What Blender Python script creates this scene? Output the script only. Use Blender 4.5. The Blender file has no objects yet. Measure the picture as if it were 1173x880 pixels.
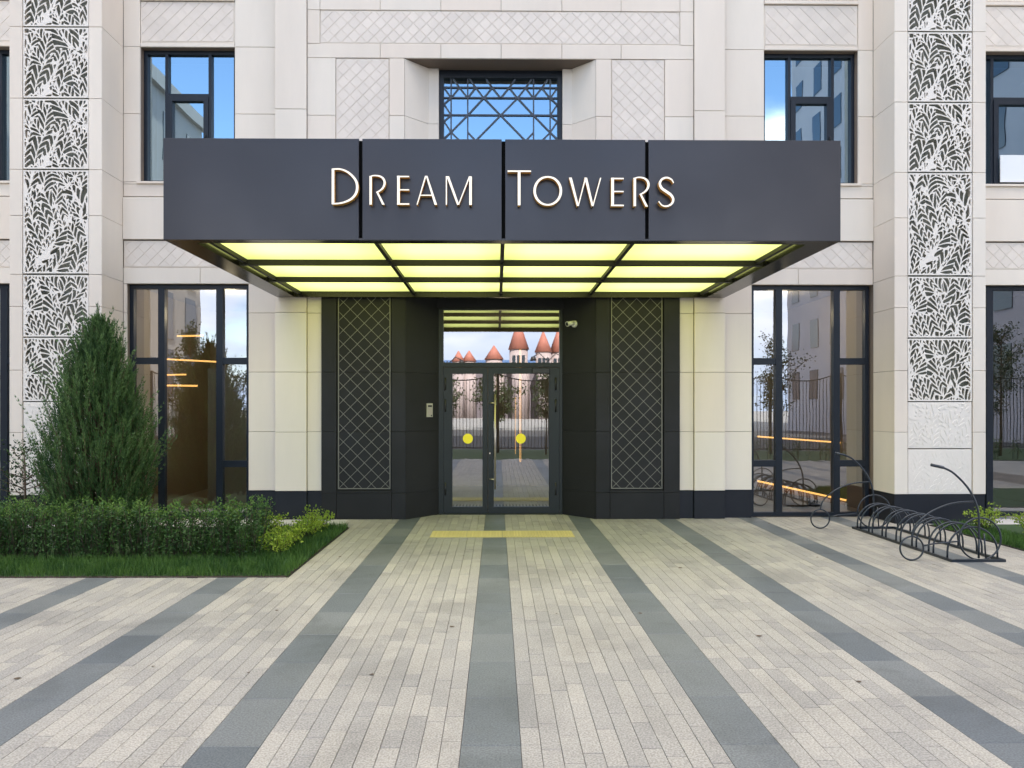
import bpy, bmesh, math, random
import numpy as np
from mathutils import Vector, Matrix
random.seed(7); np.random.seed(7)
R = math.radians
scene = bpy.context.scene
COL = scene.collection
F, CX, CY, H, TH = 836.0, 578.0, 468.0, 1.685, 0.0105
cs, sn = math.cos(TH), math.sin(TH)

def PX(px, Y):
    a = (px - CX) / F
    return Y * (a * cs + sn) / (-a * sn + cs)
def PZ(px, py, Y):
    a = (px - CX) / F
    return H - Y * ((py - CY) / F) / (-a * sn + cs)

# ------------------------------------------------------------------ mesh helper
class MB:
    def __init__(s): s.v = []; s.f = []; s.m = []; s.sm = []
    def add(s, vs, fs, mi=0, smooth=False):
        b = len(s.v); s.v += [tuple(v) for v in vs]
        for f in fs:
            s.f.append(tuple(b + i for i in f)); s.m.append(mi); s.sm.append(smooth)
    def box(s, x0, x1, y0, y1, z0, z1, mi=0):
        if x0 > x1: x0, x1 = x1, x0
        if y0 > y1: y0, y1 = y1, y0
        if z0 > z1: z0, z1 = z1, z0
        s.add([(x0,y0,z0),(x1,y0,z0),(x1,y1,z0),(x0,y1,z0),(x0,y0,z1),(x1,y0,z1),(x1,y1,z1),(x0,y1,z1)],
              [(3,2,1,0),(4,5,6,7),(0,1,5,4),(1,2,6,5),(2,3,7,6),(3,0,4,7)], mi)
    def bbox(s, x0, x1, y0, y1, z0, z1, c=.006, mi=0):
        """box whose edges on the -Y face are chamfered"""
        s.add([(x0,y0+c,z0),(x1,y0+c,z0),(x1,y0+c,z1),(x0,y0+c,z1),(x0+c,y0,z0+c),(x1-c,y0,z0+c),(x1-c,y0,z1-c),(x0+c,y0,z1-c),
               (x0,y1,z0),(x1,y1,z0),(x1,y1,z1),(x0,y1,z1)],
              [(4,5,6,7),(0,1,5,4),(1,2,6,5),(2,3,7,6),(3,0,4,7),(8,9,1,0),(9,10,2,1),(10,11,3,2),(11,8,0,3),(11,10,9,8)], mi)
    def tbox(s, x0, x1, y0, y1, z0, z1, c=.003, mi=0, dz=(0,0,0,0)):
        """box whose top edges are chamfered (pavers)"""
        s.add([(x0,y0,z0),(x1,y0,z0),(x1,y1,z0),(x0,y1,z0),
               (x0,y0,z1-c),(x1,y0,z1-c),(x1,y1,z1-c),(x0,y1,z1-c),
               (x0+c,y0+c,z1+dz[0]),(x1-c,y0+c,z1+dz[1]),(x1-c,y1-c,z1+dz[2]),(x0+c,y1-c,z1+dz[3])],
              [(0,1,5,4),(1,2,6,5),(2,3,7,6),(3,0,4,7),(4,5,9,8),(5,6,10,9),(6,7,11,10),(7,4,8,11),(8,9,10,11)], mi)
    def prism(s, poly, y0, y1, mi=0, mside=None):
        """poly: list of (x,z), extruded from y0 (front) to y1"""
        n = len(poly)
        a = sum(poly[i][0]*poly[(i+1)%n][1]-poly[(i+1)%n][0]*poly[i][1] for i in range(n))
        if a < 0: poly = poly[::-1]
        b = len(s.v)
        s.v += [(x,y0,z) for x,z in poly] + [(x,y1,z) for x,z in poly]
        s.f.append(tuple(b+i for i in range(n))); s.m.append(mi); s.sm.append(False)
        s.f.append(tuple(b+n+i for i in reversed(range(n)))); s.m.append(mi if mside is None else mside); s.sm.append(False)
        for i in range(n):
            j = (i+1) % n
            s.f.append((b+j, b+i, b+n+i, b+n+j)); s.m.append(mi if mside is None else mside); s.sm.append(False)
    def zprism(s, poly, z0, z1, mi=0):
        n = len(poly); b = len(s.v)
        a = sum(poly[i][0]*poly[(i+1)%n][1]-poly[(i+1)%n][0]*poly[i][1] for i in range(n))
        if a < 0: poly = poly[::-1]
        s.v += [(x,y,z0) for x,y in poly] + [(x,y,z1) for x,y in poly]
        s.f.append(tuple(b+i for i in reversed(range(n)))); s.m.append(mi); s.sm.append(False)
        s.f.append(tuple(b+n+i for i in range(n))); s.m.append(mi); s.sm.append(False)
        for i in range(n):
            j = (i+1) % n
            s.f.append((b+i, b+j, b+n+j, b+n+i)); s.m.append(mi); s.sm.append(False)
    def bar(s, p, q, w, d, mi=0):
        """rectangular bar between two points lying in an XZ plane; w in plane, d in Y"""
        p = Vector(p); q = Vector(q); t = (q-p).normalized()
        nrm = Vector((0,1,0)).cross(t)
        if nrm.length < 1e-5: nrm = Vector((1,0,0))
        nrm.normalize(); yy = t.cross(nrm).normalized()
        vs = []
        for c in (p, q):
            for a, b_ in ((-1,-1),(1,-1),(1,1),(-1,1)):
                vs.append(c + nrm*(a*w/2) + yy*(b_*d/2))
        s.add(vs, [(3,2,1,0),(4,5,6,7),(0,1,5,4),(1,2,6,5),(2,3,7,6),(3,0,4,7)], mi)
    def tube(s, pts, r, n=8, mi=0, closed=False):
        pts = [Vector(p) for p in pts]; m = len(pts); rings = []
        rr = r if isinstance(r, (list, tuple)) else [r]*m
        prev = None
        for i, p in enumerate(pts):
            if closed: t = pts[(i+1)%m] - pts[i-1]
            else: t = pts[min(i+1,m-1)] - pts[max(i-1,0)]
            t.normalize()
            if prev is None:
                u = t.orthogonal().normalized()
            else:
                u = prev - t*prev.dot(t)
                u = u.normalized() if u.length > 1e-6 else t.orthogonal().normalized()
            prev = u; w = t.cross(u)
            rings.append([p + (u*math.cos(2*math.pi*k/n) + w*math.sin(2*math.pi*k/n))*rr[i] for k in range(n)])
        vs = [v for ring in rings for v in ring]; fs = []
        for i in range(m if closed else m-1):
            a = i*n; b = ((i+1)%m)*n
            # match ring start on closure
            for k in range(n):
                fs.append((a+k, a+(k+1)%n, b+(k+1)%n, b+k))
        if not closed:
            fs.append(tuple(reversed(range(n)))); fs.append(tuple((m-1)*n+k for k in range(n)))
        s.add(vs, fs, mi, True)
    def cyl(s, c, axis, r0, r1, L, n=24, mi=0, smooth=True):
        c = Vector(c); ax = Vector(axis).normalized(); u = ax.orthogonal().normalized(); w = ax.cross(u)
        vs = []
        for k, rr in ((0, r0), (1, r1)):
            for i in range(n):
                a = 2*math.pi*i/n
                vs.append(c + ax*(L*k) + (u*math.cos(a)+w*math.sin(a))*rr)
        b = len(s.v); s.v += [tuple(v) for v in vs]
        for i in range(n):
            s.f.append((b+i, b+(i+1)%n, b+n+(i+1)%n, b+n+i)); s.m.append(mi); s.sm.append(smooth)
        s.f.append(tuple(b+i for i in reversed(range(n)))); s.m.append(mi); s.sm.append(False)
        s.f.append(tuple(b+n+i for i in range(n))); s.m.append(mi); s.sm.append(False)
    def build(s, name, mats, parent=None, **props):
        me = bpy.data.meshes.new(name)
        me.from_pydata(s.v, [], s.f)
        if not isinstance(mats, (list, tuple)): mats = [mats]
        for m in mats: me.materials.append(m)
        me.polygons.foreach_set('material_index', s.m)
        me.polygons.foreach_set('use_smooth', s.sm)
        me.update()
        return link(name, me, parent, **props)

def link(name, data, parent=None, **props):
    o = bpy.data.objects.new(name, data); COL.objects.link(o)
    if parent is not None:
        o.parent = parent
        o.matrix_parent_inverse = Matrix.Translation(-Vector(parent.location)) if parent.get('_w') else Matrix.Identity(4)
    for k, v in props.items(): o[k] = v
    return o
def thing(name, loc, label, category, group=None, local=False):
    """Empty at the thing's base; children are written in world coordinates unless local"""
    o = bpy.data.objects.new(name, None); COL.objects.link(o); o.location = loc
    o.empty_display_size = .1
    o['label'] = label; o['category'] = category
    if group: o['group'] = group
    if not local: o['_w'] = 1
    return o
def tag(o, label, category, group=None):
    o['label'] = label; o['category'] = category
    if group: o['group'] = group
    return o
def struct(o, label=None):
    o['kind'] = 'structure'
    return o
def copy_thing(o, loc, label):
    c = o.copy(); COL.objects.link(c); c.location = loc; c['label'] = label
    def rec(src, dst):
        for ch in [x for x in bpy.data.objects if x.parent == src]:
            d = ch.copy(); COL.objects.link(d); d.parent = dst; rec(ch, d)
    rec(o, c)
    return c

# ------------------------------------------------------------------ materials
def newmat(name):
    m = bpy.data.materials.new(name); m.use_nodes = True
    return m, m.node_tree.nodes, m.node_tree.links
def mat(name, col, rough=.6, metal=0., var=0., scale=4., island=0., bump=0., bscale=60., coat=0., spec=.5, col2=None, speck=0., speckscale=180., stretch=(1,1,1), rvar=0., stain=0.):
    m, N, L = newmat(name); b = N['Principled BSDF']
    b.inputs['Roughness'].default_value = rough; b.inputs['Metallic'].default_value = metal
    b.inputs['Coat Weight'].default_value = coat; b.inputs['Specular IOR Level'].default_value = spec
    tc = N.new('ShaderNodeTexCoord'); mp = N.new('ShaderNodeMapping'); mp.inputs['Scale'].default_value = stretch
    L.new(tc.outputs['Object'], mp.inputs['Vector'])
    last = None
    c = N.new('ShaderNodeRGB'); c.outputs[0].default_value = (*col, 1); last = c.outputs[0]
    def mul(fac_socket):
        nonlocal last
        mx = N.new('ShaderNodeVectorMath'); mx.operation = 'SCALE'
        L.new(last, mx.inputs[0]); L.new(fac_socket, mx.inputs['Scale']); last = mx.outputs[0]
    if col2 is not None:
        n = N.new('ShaderNodeTexNoise'); n.inputs['Scale'].default_value = scale*.6; n.inputs['Detail'].default_value = 6
        L.new(mp.outputs[0], n.inputs['Vector'])
        g = N.new('ShaderNodeNewGeometry')
        ad = N.new('ShaderNodeMath'); ad.operation = 'ADD'; L.new(n.outputs['Fac'], ad.inputs[0])
        sb = N.new('ShaderNodeMath'); sb.operation = 'MULTIPLY_ADD'; sb.inputs[1].default_value = 1.1; sb.inputs[2].default_value = -.55
        L.new(g.outputs['Random Per Island'], sb.inputs[0]); L.new(sb.outputs[0], ad.inputs[1])
        mx = N.new('ShaderNodeMix'); mx.data_type = 'RGBA'; mx.inputs[7].default_value = (*col2, 1)
        cl = N.new('ShaderNodeClamp'); L.new(ad.outputs[0], cl.inputs[0])
        L.new(cl.outputs[0], mx.inputs[0]); L.new(last, mx.inputs[6]); last = mx.outputs[2]
    if var:
        n = N.new('ShaderNodeTexNoise'); n.inputs['Scale'].default_value = scale; n.inputs['Detail'].default_value = 8; n.inputs['Roughness'].default_value = .6
        L.new(mp.outputs[0], n.inputs['Vector'])
        r = N.new('ShaderNodeMapRange'); r.inputs[1].default_value = .3; r.inputs[2].default_value = .7
        r.inputs[3].default_value = 1-var; r.inputs[4].default_value = 1+var; L.new(n.outputs['Fac'], r.inputs[0]); mul(r.outputs[0])
    if island:
        g = N.new('ShaderNodeNewGeometry')
        r = N.new('ShaderNodeMapRange'); r.inputs[3].default_value = 1-island; r.inputs[4].default_value = 1+island
        L.new(g.outputs['Random Per Island'], r.inputs[0]); mul(r.outputs[0])
    if stain:
        for sc2, lo2_ in ((1.1, .56), (5.5, .66)):
            n = N.new('ShaderNodeTexNoise'); n.inputs['Scale'].default_value = sc2; n.inputs['Detail'].default_value = 7; n.inputs['Roughness'].default_value = .65
            n.inputs['Distortion'].default_value = .6
            L.new(tc.outputs['Object'], n.inputs['Vector'])
            r = N.new('ShaderNodeMapRange'); r.inputs[1].default_value = lo2_-.07; r.inputs[2].default_value = lo2_+.08
            r.inputs[3].default_value = 1+stain*.25; r.inputs[4].default_value = 1-stain; L.new(n.outputs['Fac'], r.inputs[0]); mul(r.outputs[0])
    if speck:
        n = N.new('ShaderNodeTexNoise'); n.inputs['Scale'].default_value = speckscale; n.inputs['Detail'].default_value = 2
        L.new(tc.outputs['Object'], n.inputs['Vector'])
        r = N.new('ShaderNodeMapRange'); r.inputs[1].default_value = .35; r.inputs[2].default_value = .65
        r.inputs[3].default_value = 1-speck; r.inputs[4].default_value = 1+speck; L.new(n.outputs['Fac'], r.inputs[0]); mul(r.outputs[0])
    L.new(last, b.inputs['Base Color'])
    if rvar:
        n = N.new('ShaderNodeTexNoise'); n.inputs['Scale'].default_value = scale*.7; n.inputs['Detail'].default_value = 6
        L.new(mp.outputs[0], n.inputs['Vector'])
        r = N.new('ShaderNodeMapRange'); r.inputs[1].default_value = .3; r.inputs[2].default_value = .7
        r.inputs[3].default_value = rough-rvar; r.inputs[4].default_value = rough+rvar
        L.new(n.outputs['Fac'], r.inputs[0]); L.new(r.outputs[0], b.inputs['Roughness'])
    if bump:
        n = N.new('ShaderNodeTexNoise'); n.inputs['Scale'].default_value = bscale; n.inputs['Detail'].default_value = 4
        L.new(tc.outputs['Object'], n.inputs['Vector'])
        bp = N.new('ShaderNodeBump'); bp.inputs['Strength'].default_value = bump; bp.inputs['Distance'].default_value = .004
        L.new(n.outputs['Fac'], bp.inputs['Height']); L.new(bp.outputs[0], b.inputs['Normal'])
    return m
def emis(name, col, st):
    m, N, L = newmat(name); b = N['Principled BSDF']
    b.inputs['Base Color'].default_value = (*[min(1, c)*.6 for c in col], 1); b.inputs['Roughness'].default_value = .3
    b.inputs['Emission Color'].default_value = (*col, 1); b.inputs['Emission Strength'].default_value = st
    return m
def leafmat(name, c1, c2, trans=.25, rough=.5):
    m, N, L = newmat(name); b = N['Principled BSDF']
    g = N.new('ShaderNodeNewGeometry'); tc = N.new('ShaderNodeTexCoord')
    n = N.new('ShaderNodeTexNoise'); n.inputs['Scale'].default_value = 3.5; n.inputs['Detail'].default_value = 4
    L.new(tc.outputs['Object'], n.inputs['Vector'])
    a = N.new('ShaderNodeMath'); a.operation = 'MULTIPLY_ADD'; a.inputs[1].default_value = .8
    L.new(g.outputs['Random Per Island'], a.inputs[0])
    sb = N.new('ShaderNodeMapRange'); sb.inputs[1].default_value = .35; sb.inputs[2].default_value = .65; sb.inputs[3].default_value = -.3; sb.inputs[4].default_value = .5
    L.new(n.outputs['Fac'], sb.inputs[0]); L.new(sb.outputs[0], a.inputs[2])
    cl = N.new('ShaderNodeClamp'); L.new(a.outputs[0], cl.inputs[0])
    mx = N.new('ShaderNodeMix'); mx.data_type = 'RGBA'; mx.inputs[6].default_value = (*c1, 1); mx.inputs[7].default_value = (*c2, 1)
    L.new(cl.outputs[0], mx.inputs[0]); L.new(mx.outputs[2], b.inputs['Base Color'])
    b.inputs['Roughness'].default_value = rough; b.inputs['Specular IOR Level'].default_value = .35
    t = N.new('ShaderNodeBsdfTranslucent'); L.new(mx.outputs[2], t.inputs['Color'])
    ms = N.new('ShaderNodeMixShader'); ms.inputs[0].default_value = trans
    L.new(b.outputs[0], ms.inputs[1]); L.new(t.outputs[0], ms.inputs[2]); L.new(ms.outputs[0], N['Material Output'].inputs['Surface'])
    return m
def glassmat(name, refl=.35, tint=(.75,.78,.76), gcol=(.95,.97,1.), wav=.005):
    m, N, L = newmat(name); N.remove(N['Principled BSDF'])
    tr = N.new('ShaderNodeBsdfTransparent'); tr.inputs[0].default_value = (*tint, 1)
    gl = N.new('ShaderNodeBsdfGlossy'); gl.inputs['Color'].default_value = (*gcol, 1); gl.inputs['Roughness'].default_value = 0.
    fr = N.new('ShaderNodeFresnel'); fr.inputs['IOR'].default_value = 1.5
    a = N.new('ShaderNodeMath'); a.operation = 'ADD'; a.inputs[1].default_value = refl; a.use_clamp = True
    L.new(fr.outputs[0], a.inputs[0])
    ms = N.new('ShaderNodeMixShader'); L.new(a.outputs[0], ms.inputs[0]); L.new(tr.outputs[0], ms.inputs[1]); L.new(gl.outputs[0], ms.inputs[2])
    L.new(ms.outputs[0], N['Material Output'].inputs['Surface'])
    tc = N.new('ShaderNodeTexCoord'); n = N.new('ShaderNodeTexNoise'); n.inputs['Scale'].default_value = 1.6; n.inputs['Detail'].default_value = 1
    L.new(tc.outputs['Object'], n.inputs['Vector'])
    bp = N.new('ShaderNodeBump'); bp.inputs['Strength'].default_value = wav; bp.inputs['Distance'].default_value = .1
    L.new(n.outputs['Fac'], bp.inputs['Height']); L.new(bp.outputs[0], gl.inputs['Normal'])
    return m

M = {}
M['stone'] = mat('limestone', (.77,.70,.60), .75, var=.06, scale=1.3, island=.03, col2=(.72,.63,.53), bump=.12, bscale=90, stretch=(1,1,.22), speck=.02)
M['stone2'] = mat('limestone_carved', (.735,.66,.575), .8, var=.05, scale=2, island=.04, bump=.12, bscale=90)
M['mortar'] = mat('joint', (.22,.17,.13), .9)
M['panel'] = mat('cast_panel', (.77,.715,.64), .7, var=.03, scale=3, bump=.1)
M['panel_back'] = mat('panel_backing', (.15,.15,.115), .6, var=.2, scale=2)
M['black'] = mat('black_stone', (.0105,.0108,.0110), .55, spec=.35, var=.12, scale=3, island=.12, bump=.1, bscale=120, rvar=.08)
M['plinth'] = mat('dark_plinth_stone', (.010,.0125,.019), .55, spec=.35, var=.1, scale=3, island=.1, bump=.12, bscale=120, rvar=.06)
M['frame'] = mat('dark_blue_frame', (.007,.012,.020), .4, spec=.35, var=.05)
M['doorframe'] = mat('door_frame_paint', (.014,.019,.021), .42, spec=.35, var=.05)
M['canopy'] = mat('charcoal_metal', (.034,.033,.038), .34, metal=.35, var=.08, scale=1.1, rvar=.07, bump=.5, bscale=1.6, coat=.0)
M['soffit'] = mat('soffit_metal', (.020,.018,.017), .22, metal=.4, var=.05)
M['beam'] = mat('beam_metal', (.010,.010,.009), .6)
M['gold'] = mat('gold_letter', (.80,.43,.09), .35, metal=.3)
M['lattice'] = mat('lattice_strip', (.20,.195,.165), .45, metal=.3)
M['steel'] = mat('brushed_steel', (.62,.55,.45), .3, metal=.9)
M['rack'] = mat('painted_rack_steel', (.010,.017,.026), .35, var=.1, coat=.2)
M['white'] = mat('white_plastic', (.75,.75,.68), .4)
M['intercom'] = mat('intercom_metal', (.55,.52,.40), .4, metal=.6)
M['dark'] = mat('dark_plastic', (.015,.015,.016), .4)
M['sticker'] = mat('yellow_sticker', (.98,.82,.02), .5)
M['glass'] = glassmat('window_glass', .26)
M['glass_up'] = glassmat('upper_window_glass', .40, tint=(.45,.52,.56), gcol=(.64,.86,1.))
M['glass_door'] = glassmat('door_glass', .28, tint=(.6,.6,.56), wav=.0022)
M['room'] = mat('room_plaster', (.42,.34,.23), .8, var=.06, scale=1)
M['roomfloor'] = mat('room_floor', (.40,.35,.27), .3, var=.08)
M['ceil'] = mat('room_ceiling', (.30,.28,.25), .8)
M['wood'] = mat('counter_wood', (.30,.17,.06), .4, var=.15, scale=6, stretch=(1,8,8))
M['paver'] = mat('cream_granite_paver', (.350,.322,.278), .68, var=.10, scale=.7, island=0, bump=.35, bscale=160, col2=(.272,.255,.231), speck=.26, speckscale=95, stain=.16)
M['slab'] = mat('grey_granite_slab', (.160,.168,.168), .55, var=.10, scale=1.3, bump=.3, bscale=160, col2=(.092,.103,.112), speck=.24, speckscale=95, island=.08, stain=.18, rvar=.08)
M['bed'] = mat('joint_sand', (.15,.13,.11), .95)
M['tactile'] = mat('yellow_tactile', (.60,.49,.21), .7, var=.06, scale=3, island=.08)
M['soil'] = mat('soil', (.05,.038,.026), .95, var=.3, scale=6)
M['concrete'] = mat('pale_concrete', (.50,.48,.45), .8, var=.08, scale=3, bump=.2)
M['asphalt'] = mat('asphalt', (.06,.06,.062), .9, var=.1, scale=1)
M['ground'] = mat('far_ground', (.28,.27,.25), .9, var=.15, scale=.2)
M['grass'] = leafmat('grass_blades', (.028,.080,.016), (.095,.19,.035), .3)
M['lawn'] = mat('lawn', (.028,.062,.016), .9, var=.3, scale=4)
M['hedge'] = leafmat('hedge_leaf', (.024,.062,.016), (.065,.145,.030), .2)
M['hedge_new'] = leafmat('hedge_new_leaf', (.08,.17,.03), (.15,.26,.05), .3)
M['lime'] = leafmat('lime_leaf', (.16,.28,.03), (.36,.46,.05), .35)
M['juniper'] = leafmat('juniper_needles', (.026,.066,.020), (.075,.145,.042), .12, .55)
M['juniper_tip'] = leafmat('juniper_fresh', (.060,.125,.035), (.13,.22,.070), .15, .55)
M['dkleaf'] = leafmat('dark_leaf', (.020,.040,.014), (.045,.075,.022), .2)
M['bark'] = mat('bark', (.10,.065,.04), .9, var=.3, scale=20)
M['twig'] = mat('twig', (.055,.045,.025), .85, var=.3, scale=20)
M['fence'] = mat('fence_paint', (.02,.02,.024), .5)
M['far_wall'] = mat('far_facade', (.50,.47,.48), .85, var=.05, scale=.3)
M['far_wall2'] = mat('far_facade_beige', (.55,.50,.44), .85, var=.05, scale=.3)
M['far_glass'] = mat('far_window', (.03,.045,.06), .15, spec=.8)
M['pink'] = mat('pink_wall', (.42,.34,.32), .85, var=.06, scale=.3)
M['hallwall'] = mat('hall_wall', (.17,.145,.16), .85, var=.08, scale=.3)
M['redroof'] = mat('red_roof', (.44,.16,.11), .7, var=.12, scale=.6)
M['blueroof'] = mat('blue_roof', (.07,.14,.28), .7)
M['letter'] = emis('letter_face', (1.0,.90,.74), .13)
M['light_panel'] = emis('green_light_panel', (.75,.80,.24), .4)
N_, L_ = M['light_panel'].node_tree.nodes, M['light_panel'].node_tree.links
tcp = N_.new('ShaderNodeTexCoord'); spx = N_.new('ShaderNodeSeparateXYZ'); L_.new(tcp.outputs['Generated'], spx.inputs[0])
prods = []
for ax_ in (0, 1):
    a_ = N_.new('ShaderNodeMath'); a_.operation = 'SUBTRACT'; a_.inputs[1].default_value = .5; L_.new(spx.outputs[ax_], a_.inputs[0])
    b_ = N_.new('ShaderNodeMath'); b_.operation = 'ABSOLUTE'; L_.new(a_.outputs[0], b_.inputs[0])
    c_ = N_.new('ShaderNodeMapRange'); c_.interpolation_type = 'SMOOTHSTEP'; c_.inputs[1].default_value = .5; c_.inputs[2].default_value = .22 if ax_ == 0 else .1
    c_.inputs[3].default_value = .62; c_.inputs[4].default_value = 1.; L_.new(b_.outputs[0], c_.inputs[0]); prods.append(c_)
p_ = N_.new('ShaderNodeMath'); p_.operation = 'MULTIPLY'; L_.new(prods[0].outputs[0], p_.inputs[0]); L_.new(prods[1].outputs[0], p_.inputs[1])
q_ = N_.new('ShaderNodeMath'); q_.operation = 'MULTIPLY'; q_.inputs[1].default_value = .50; L_.new(p_.outputs[0], q_.inputs[0])
L_.new(q_.outputs[0], N_['Principled BSDF'].inputs['Emission Strength'])
M['led'] = emis('amber_led', (1.0,.50,.14), .42)
M['downlight'] = emis('downlight', (1.0,.95,.85), 1.0)

# ------------------------------------------------------------------ camera, world, sun
cam = bpy.data.cameras.new('camera'); co = bpy.data.objects.new('camera', cam); COL.objects.link(co)
cam.sensor_fit = 'HORIZONTAL'; cam.sensor_width = 36; cam.lens = F/1173*36
cam.shift_x = (586.5-CX)/1173; cam.shift_y = (CY-440)/1173
cam.clip_start = .05; cam.clip_end = 2000
co.location = (0,0,H); co.rotation_euler = (R(90), 0, -TH)
scene.camera = co

SUN_EL, SUN_AZ = R(42), R(8)      # the sun stands behind the building
w = bpy.data.worlds.new('World'); scene.world = w; w.use_nodes = True
N = w.node_tree.nodes; L = w.node_tree.links
sky = N.new('ShaderNodeTexSky'); sky.sky_type = 'NISHITA'; sky.sun_disc = False
sky.sun_elevation = SUN_EL; sky.sun_rotation = SUN_AZ; sky.air_density = 1.0; sky.dust_density = .6; sky.ozone_density = 1.3
tc = N.new('ShaderNodeTexCoord')
mp = N.new('ShaderNodeMapping'); mp.inputs['Scale'].default_value = (1,1,2.4); mp.inputs['Location'].default_value = (.35,.1,.2)
L.new(tc.outputs['Generated'], mp.inputs['Vector'])
n1 = N.new('ShaderNodeTexNoise'); n1.inputs['Scale'].default_value = 2.2; n1.inputs['Detail'].default_value = 9; n1.inputs['Roughness'].default_value = .56
L.new(mp.outputs[0], n1.inputs['Vector'])
sp = N.new('ShaderNodeSeparateXYZ'); L.new(tc.outputs['Generated'], sp.inputs[0])
el_ = N.new('ShaderNodeValToRGB'); L.new(sp.outputs[2], el_.inputs[0])
cr_ = el_.color_ramp
for k, (p_, v_) in enumerate(((0., .60), (.24, .60), (.36, .41), (.62, .42), (.85, .60))):
    e_ = cr_.elements[k] if k < 2 else cr_.elements.new(p_)
    e_.position = p_; e_.color = (v_, v_, v_, 1)
el = N.new('ShaderNodeMath'); el.operation = 'SUBTRACT'; el.inputs[1].default_value = .5; L.new(el_.outputs[0], el.inputs[0])
ad = N.new('ShaderNodeMath'); ad.operation = 'ADD'; L.new(n1.outputs['Fac'], ad.inputs[0]); L.new(el.outputs[0], ad.inputs[1])
cr = N.new('ShaderNodeMapRange'); cr.interpolation_type = 'SMOOTHSTEP'; cr.inputs[1].default_value = .50; cr.inputs[2].default_value = .62
L.new(ad.outputs[0], cr.inputs[0])
n2 = N.new('ShaderNodeTexNoise'); n2.inputs['Scale'].default_value = 5; n2.inputs['Detail'].default_value = 6
L.new(mp.outputs[0], n2.inputs['Vector'])
cc = N.new('ShaderNodeMix'); cc.data_type = 'RGBA'; cc.inputs[6].default_value = (3.5,4.2,5.5,1); cc.inputs[7].default_value = (14.6,13.0,11.2,1)
rr = N.new('ShaderNodeMapRange'); rr.inputs[1].default_value = .38; rr.inputs[2].default_value = .6; L.new(n2.outputs['Fac'], rr.inputs[0])
lo_ = N.new('ShaderNodeMapRange'); lo_.inputs[1].default_value = .02; lo_.inputs[2].default_value = .42; lo_.inputs[3].default_value = .0; lo_.inputs[4].default_value = 1.
L.new(sp.outputs[2], lo_.inputs[0]); ml_ = N.new('ShaderNodeMath'); ml_.operation = 'MULTIPLY'; L.new(rr.outputs[0], ml_.inputs[0]); L.new(lo_.outputs[0], ml_.inputs[1])
L.new(ml_.outputs[0], cc.inputs[0])
mx = N.new('ShaderNodeMix'); mx.data_type = 'RGBA'
L.new(cr.outputs[0], mx.inputs[0]); L.new(sky.outputs[0], mx.inputs[6]); L.new(cc.outputs[2], mx.inputs[7])
bg = N['Background']; L.new(mx.outputs[2], bg.inputs['Color']); bg.inputs['Strength'].default_value = .10
sl = bpy.data.lights.new('sun', 'SUN'); so = bpy.data.objects.new('sun', sl); COL.objects.link(so)
sl.energy = 3.2; sl.angle = R(.5); sl.color = (1,.94,.86)
d = Vector((math.sin(SUN_AZ)*math.cos(SUN_EL), math.cos(SUN_AZ)*math.cos(SUN_EL), math.sin(SUN_EL)))
so.rotation_euler = d.to_track_quat('Z', 'Y').to_euler()
scene.view_settings.view_transform = 'Standard'; scene.view_settings.look = 'None'
scene.view_settings.gamma = 1; scene.view_settings.exposure = 2.43
scene.cycles.max_bounces = 8; scene.cycles.glossy_bounces = 5; scene.cycles.transparent_max_bounces = 12
scene.cycles.use_denoising = True; scene.cycles.sample_clamp_indirect = 8

# ------------------------------------------------------------------ levels and planes
YW, YB, YC, YD = 11.20, 11.10, 10.60, 11.60    # wall, bay, column fronts, doors
def zw(py): return H + (CY-py)*YW/F*1.0
def zc(py): return H + (CY-py)*YC/F*1.0
Z_PL = .43; Z_LIN = zw(325.8); Z_FR0 = zw(307.5); Z_FR1 = zw(276.5)
Z_LED = zw(227.3); Z_SILL = zw(210); Z_WT = zw(55.8); Z_DI0 = zw(50.5); Z_DI1 = zw(3.5); Z_TOP = 9.0
ZJ_WALL = [.43, zw(494.6), zw(426.6), zw(359), Z_LIN]

building = thing('apartment_building', (0, 14, 0), 'cream stone apartment building front with leaf screens and black entrance surround', 'building')

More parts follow.
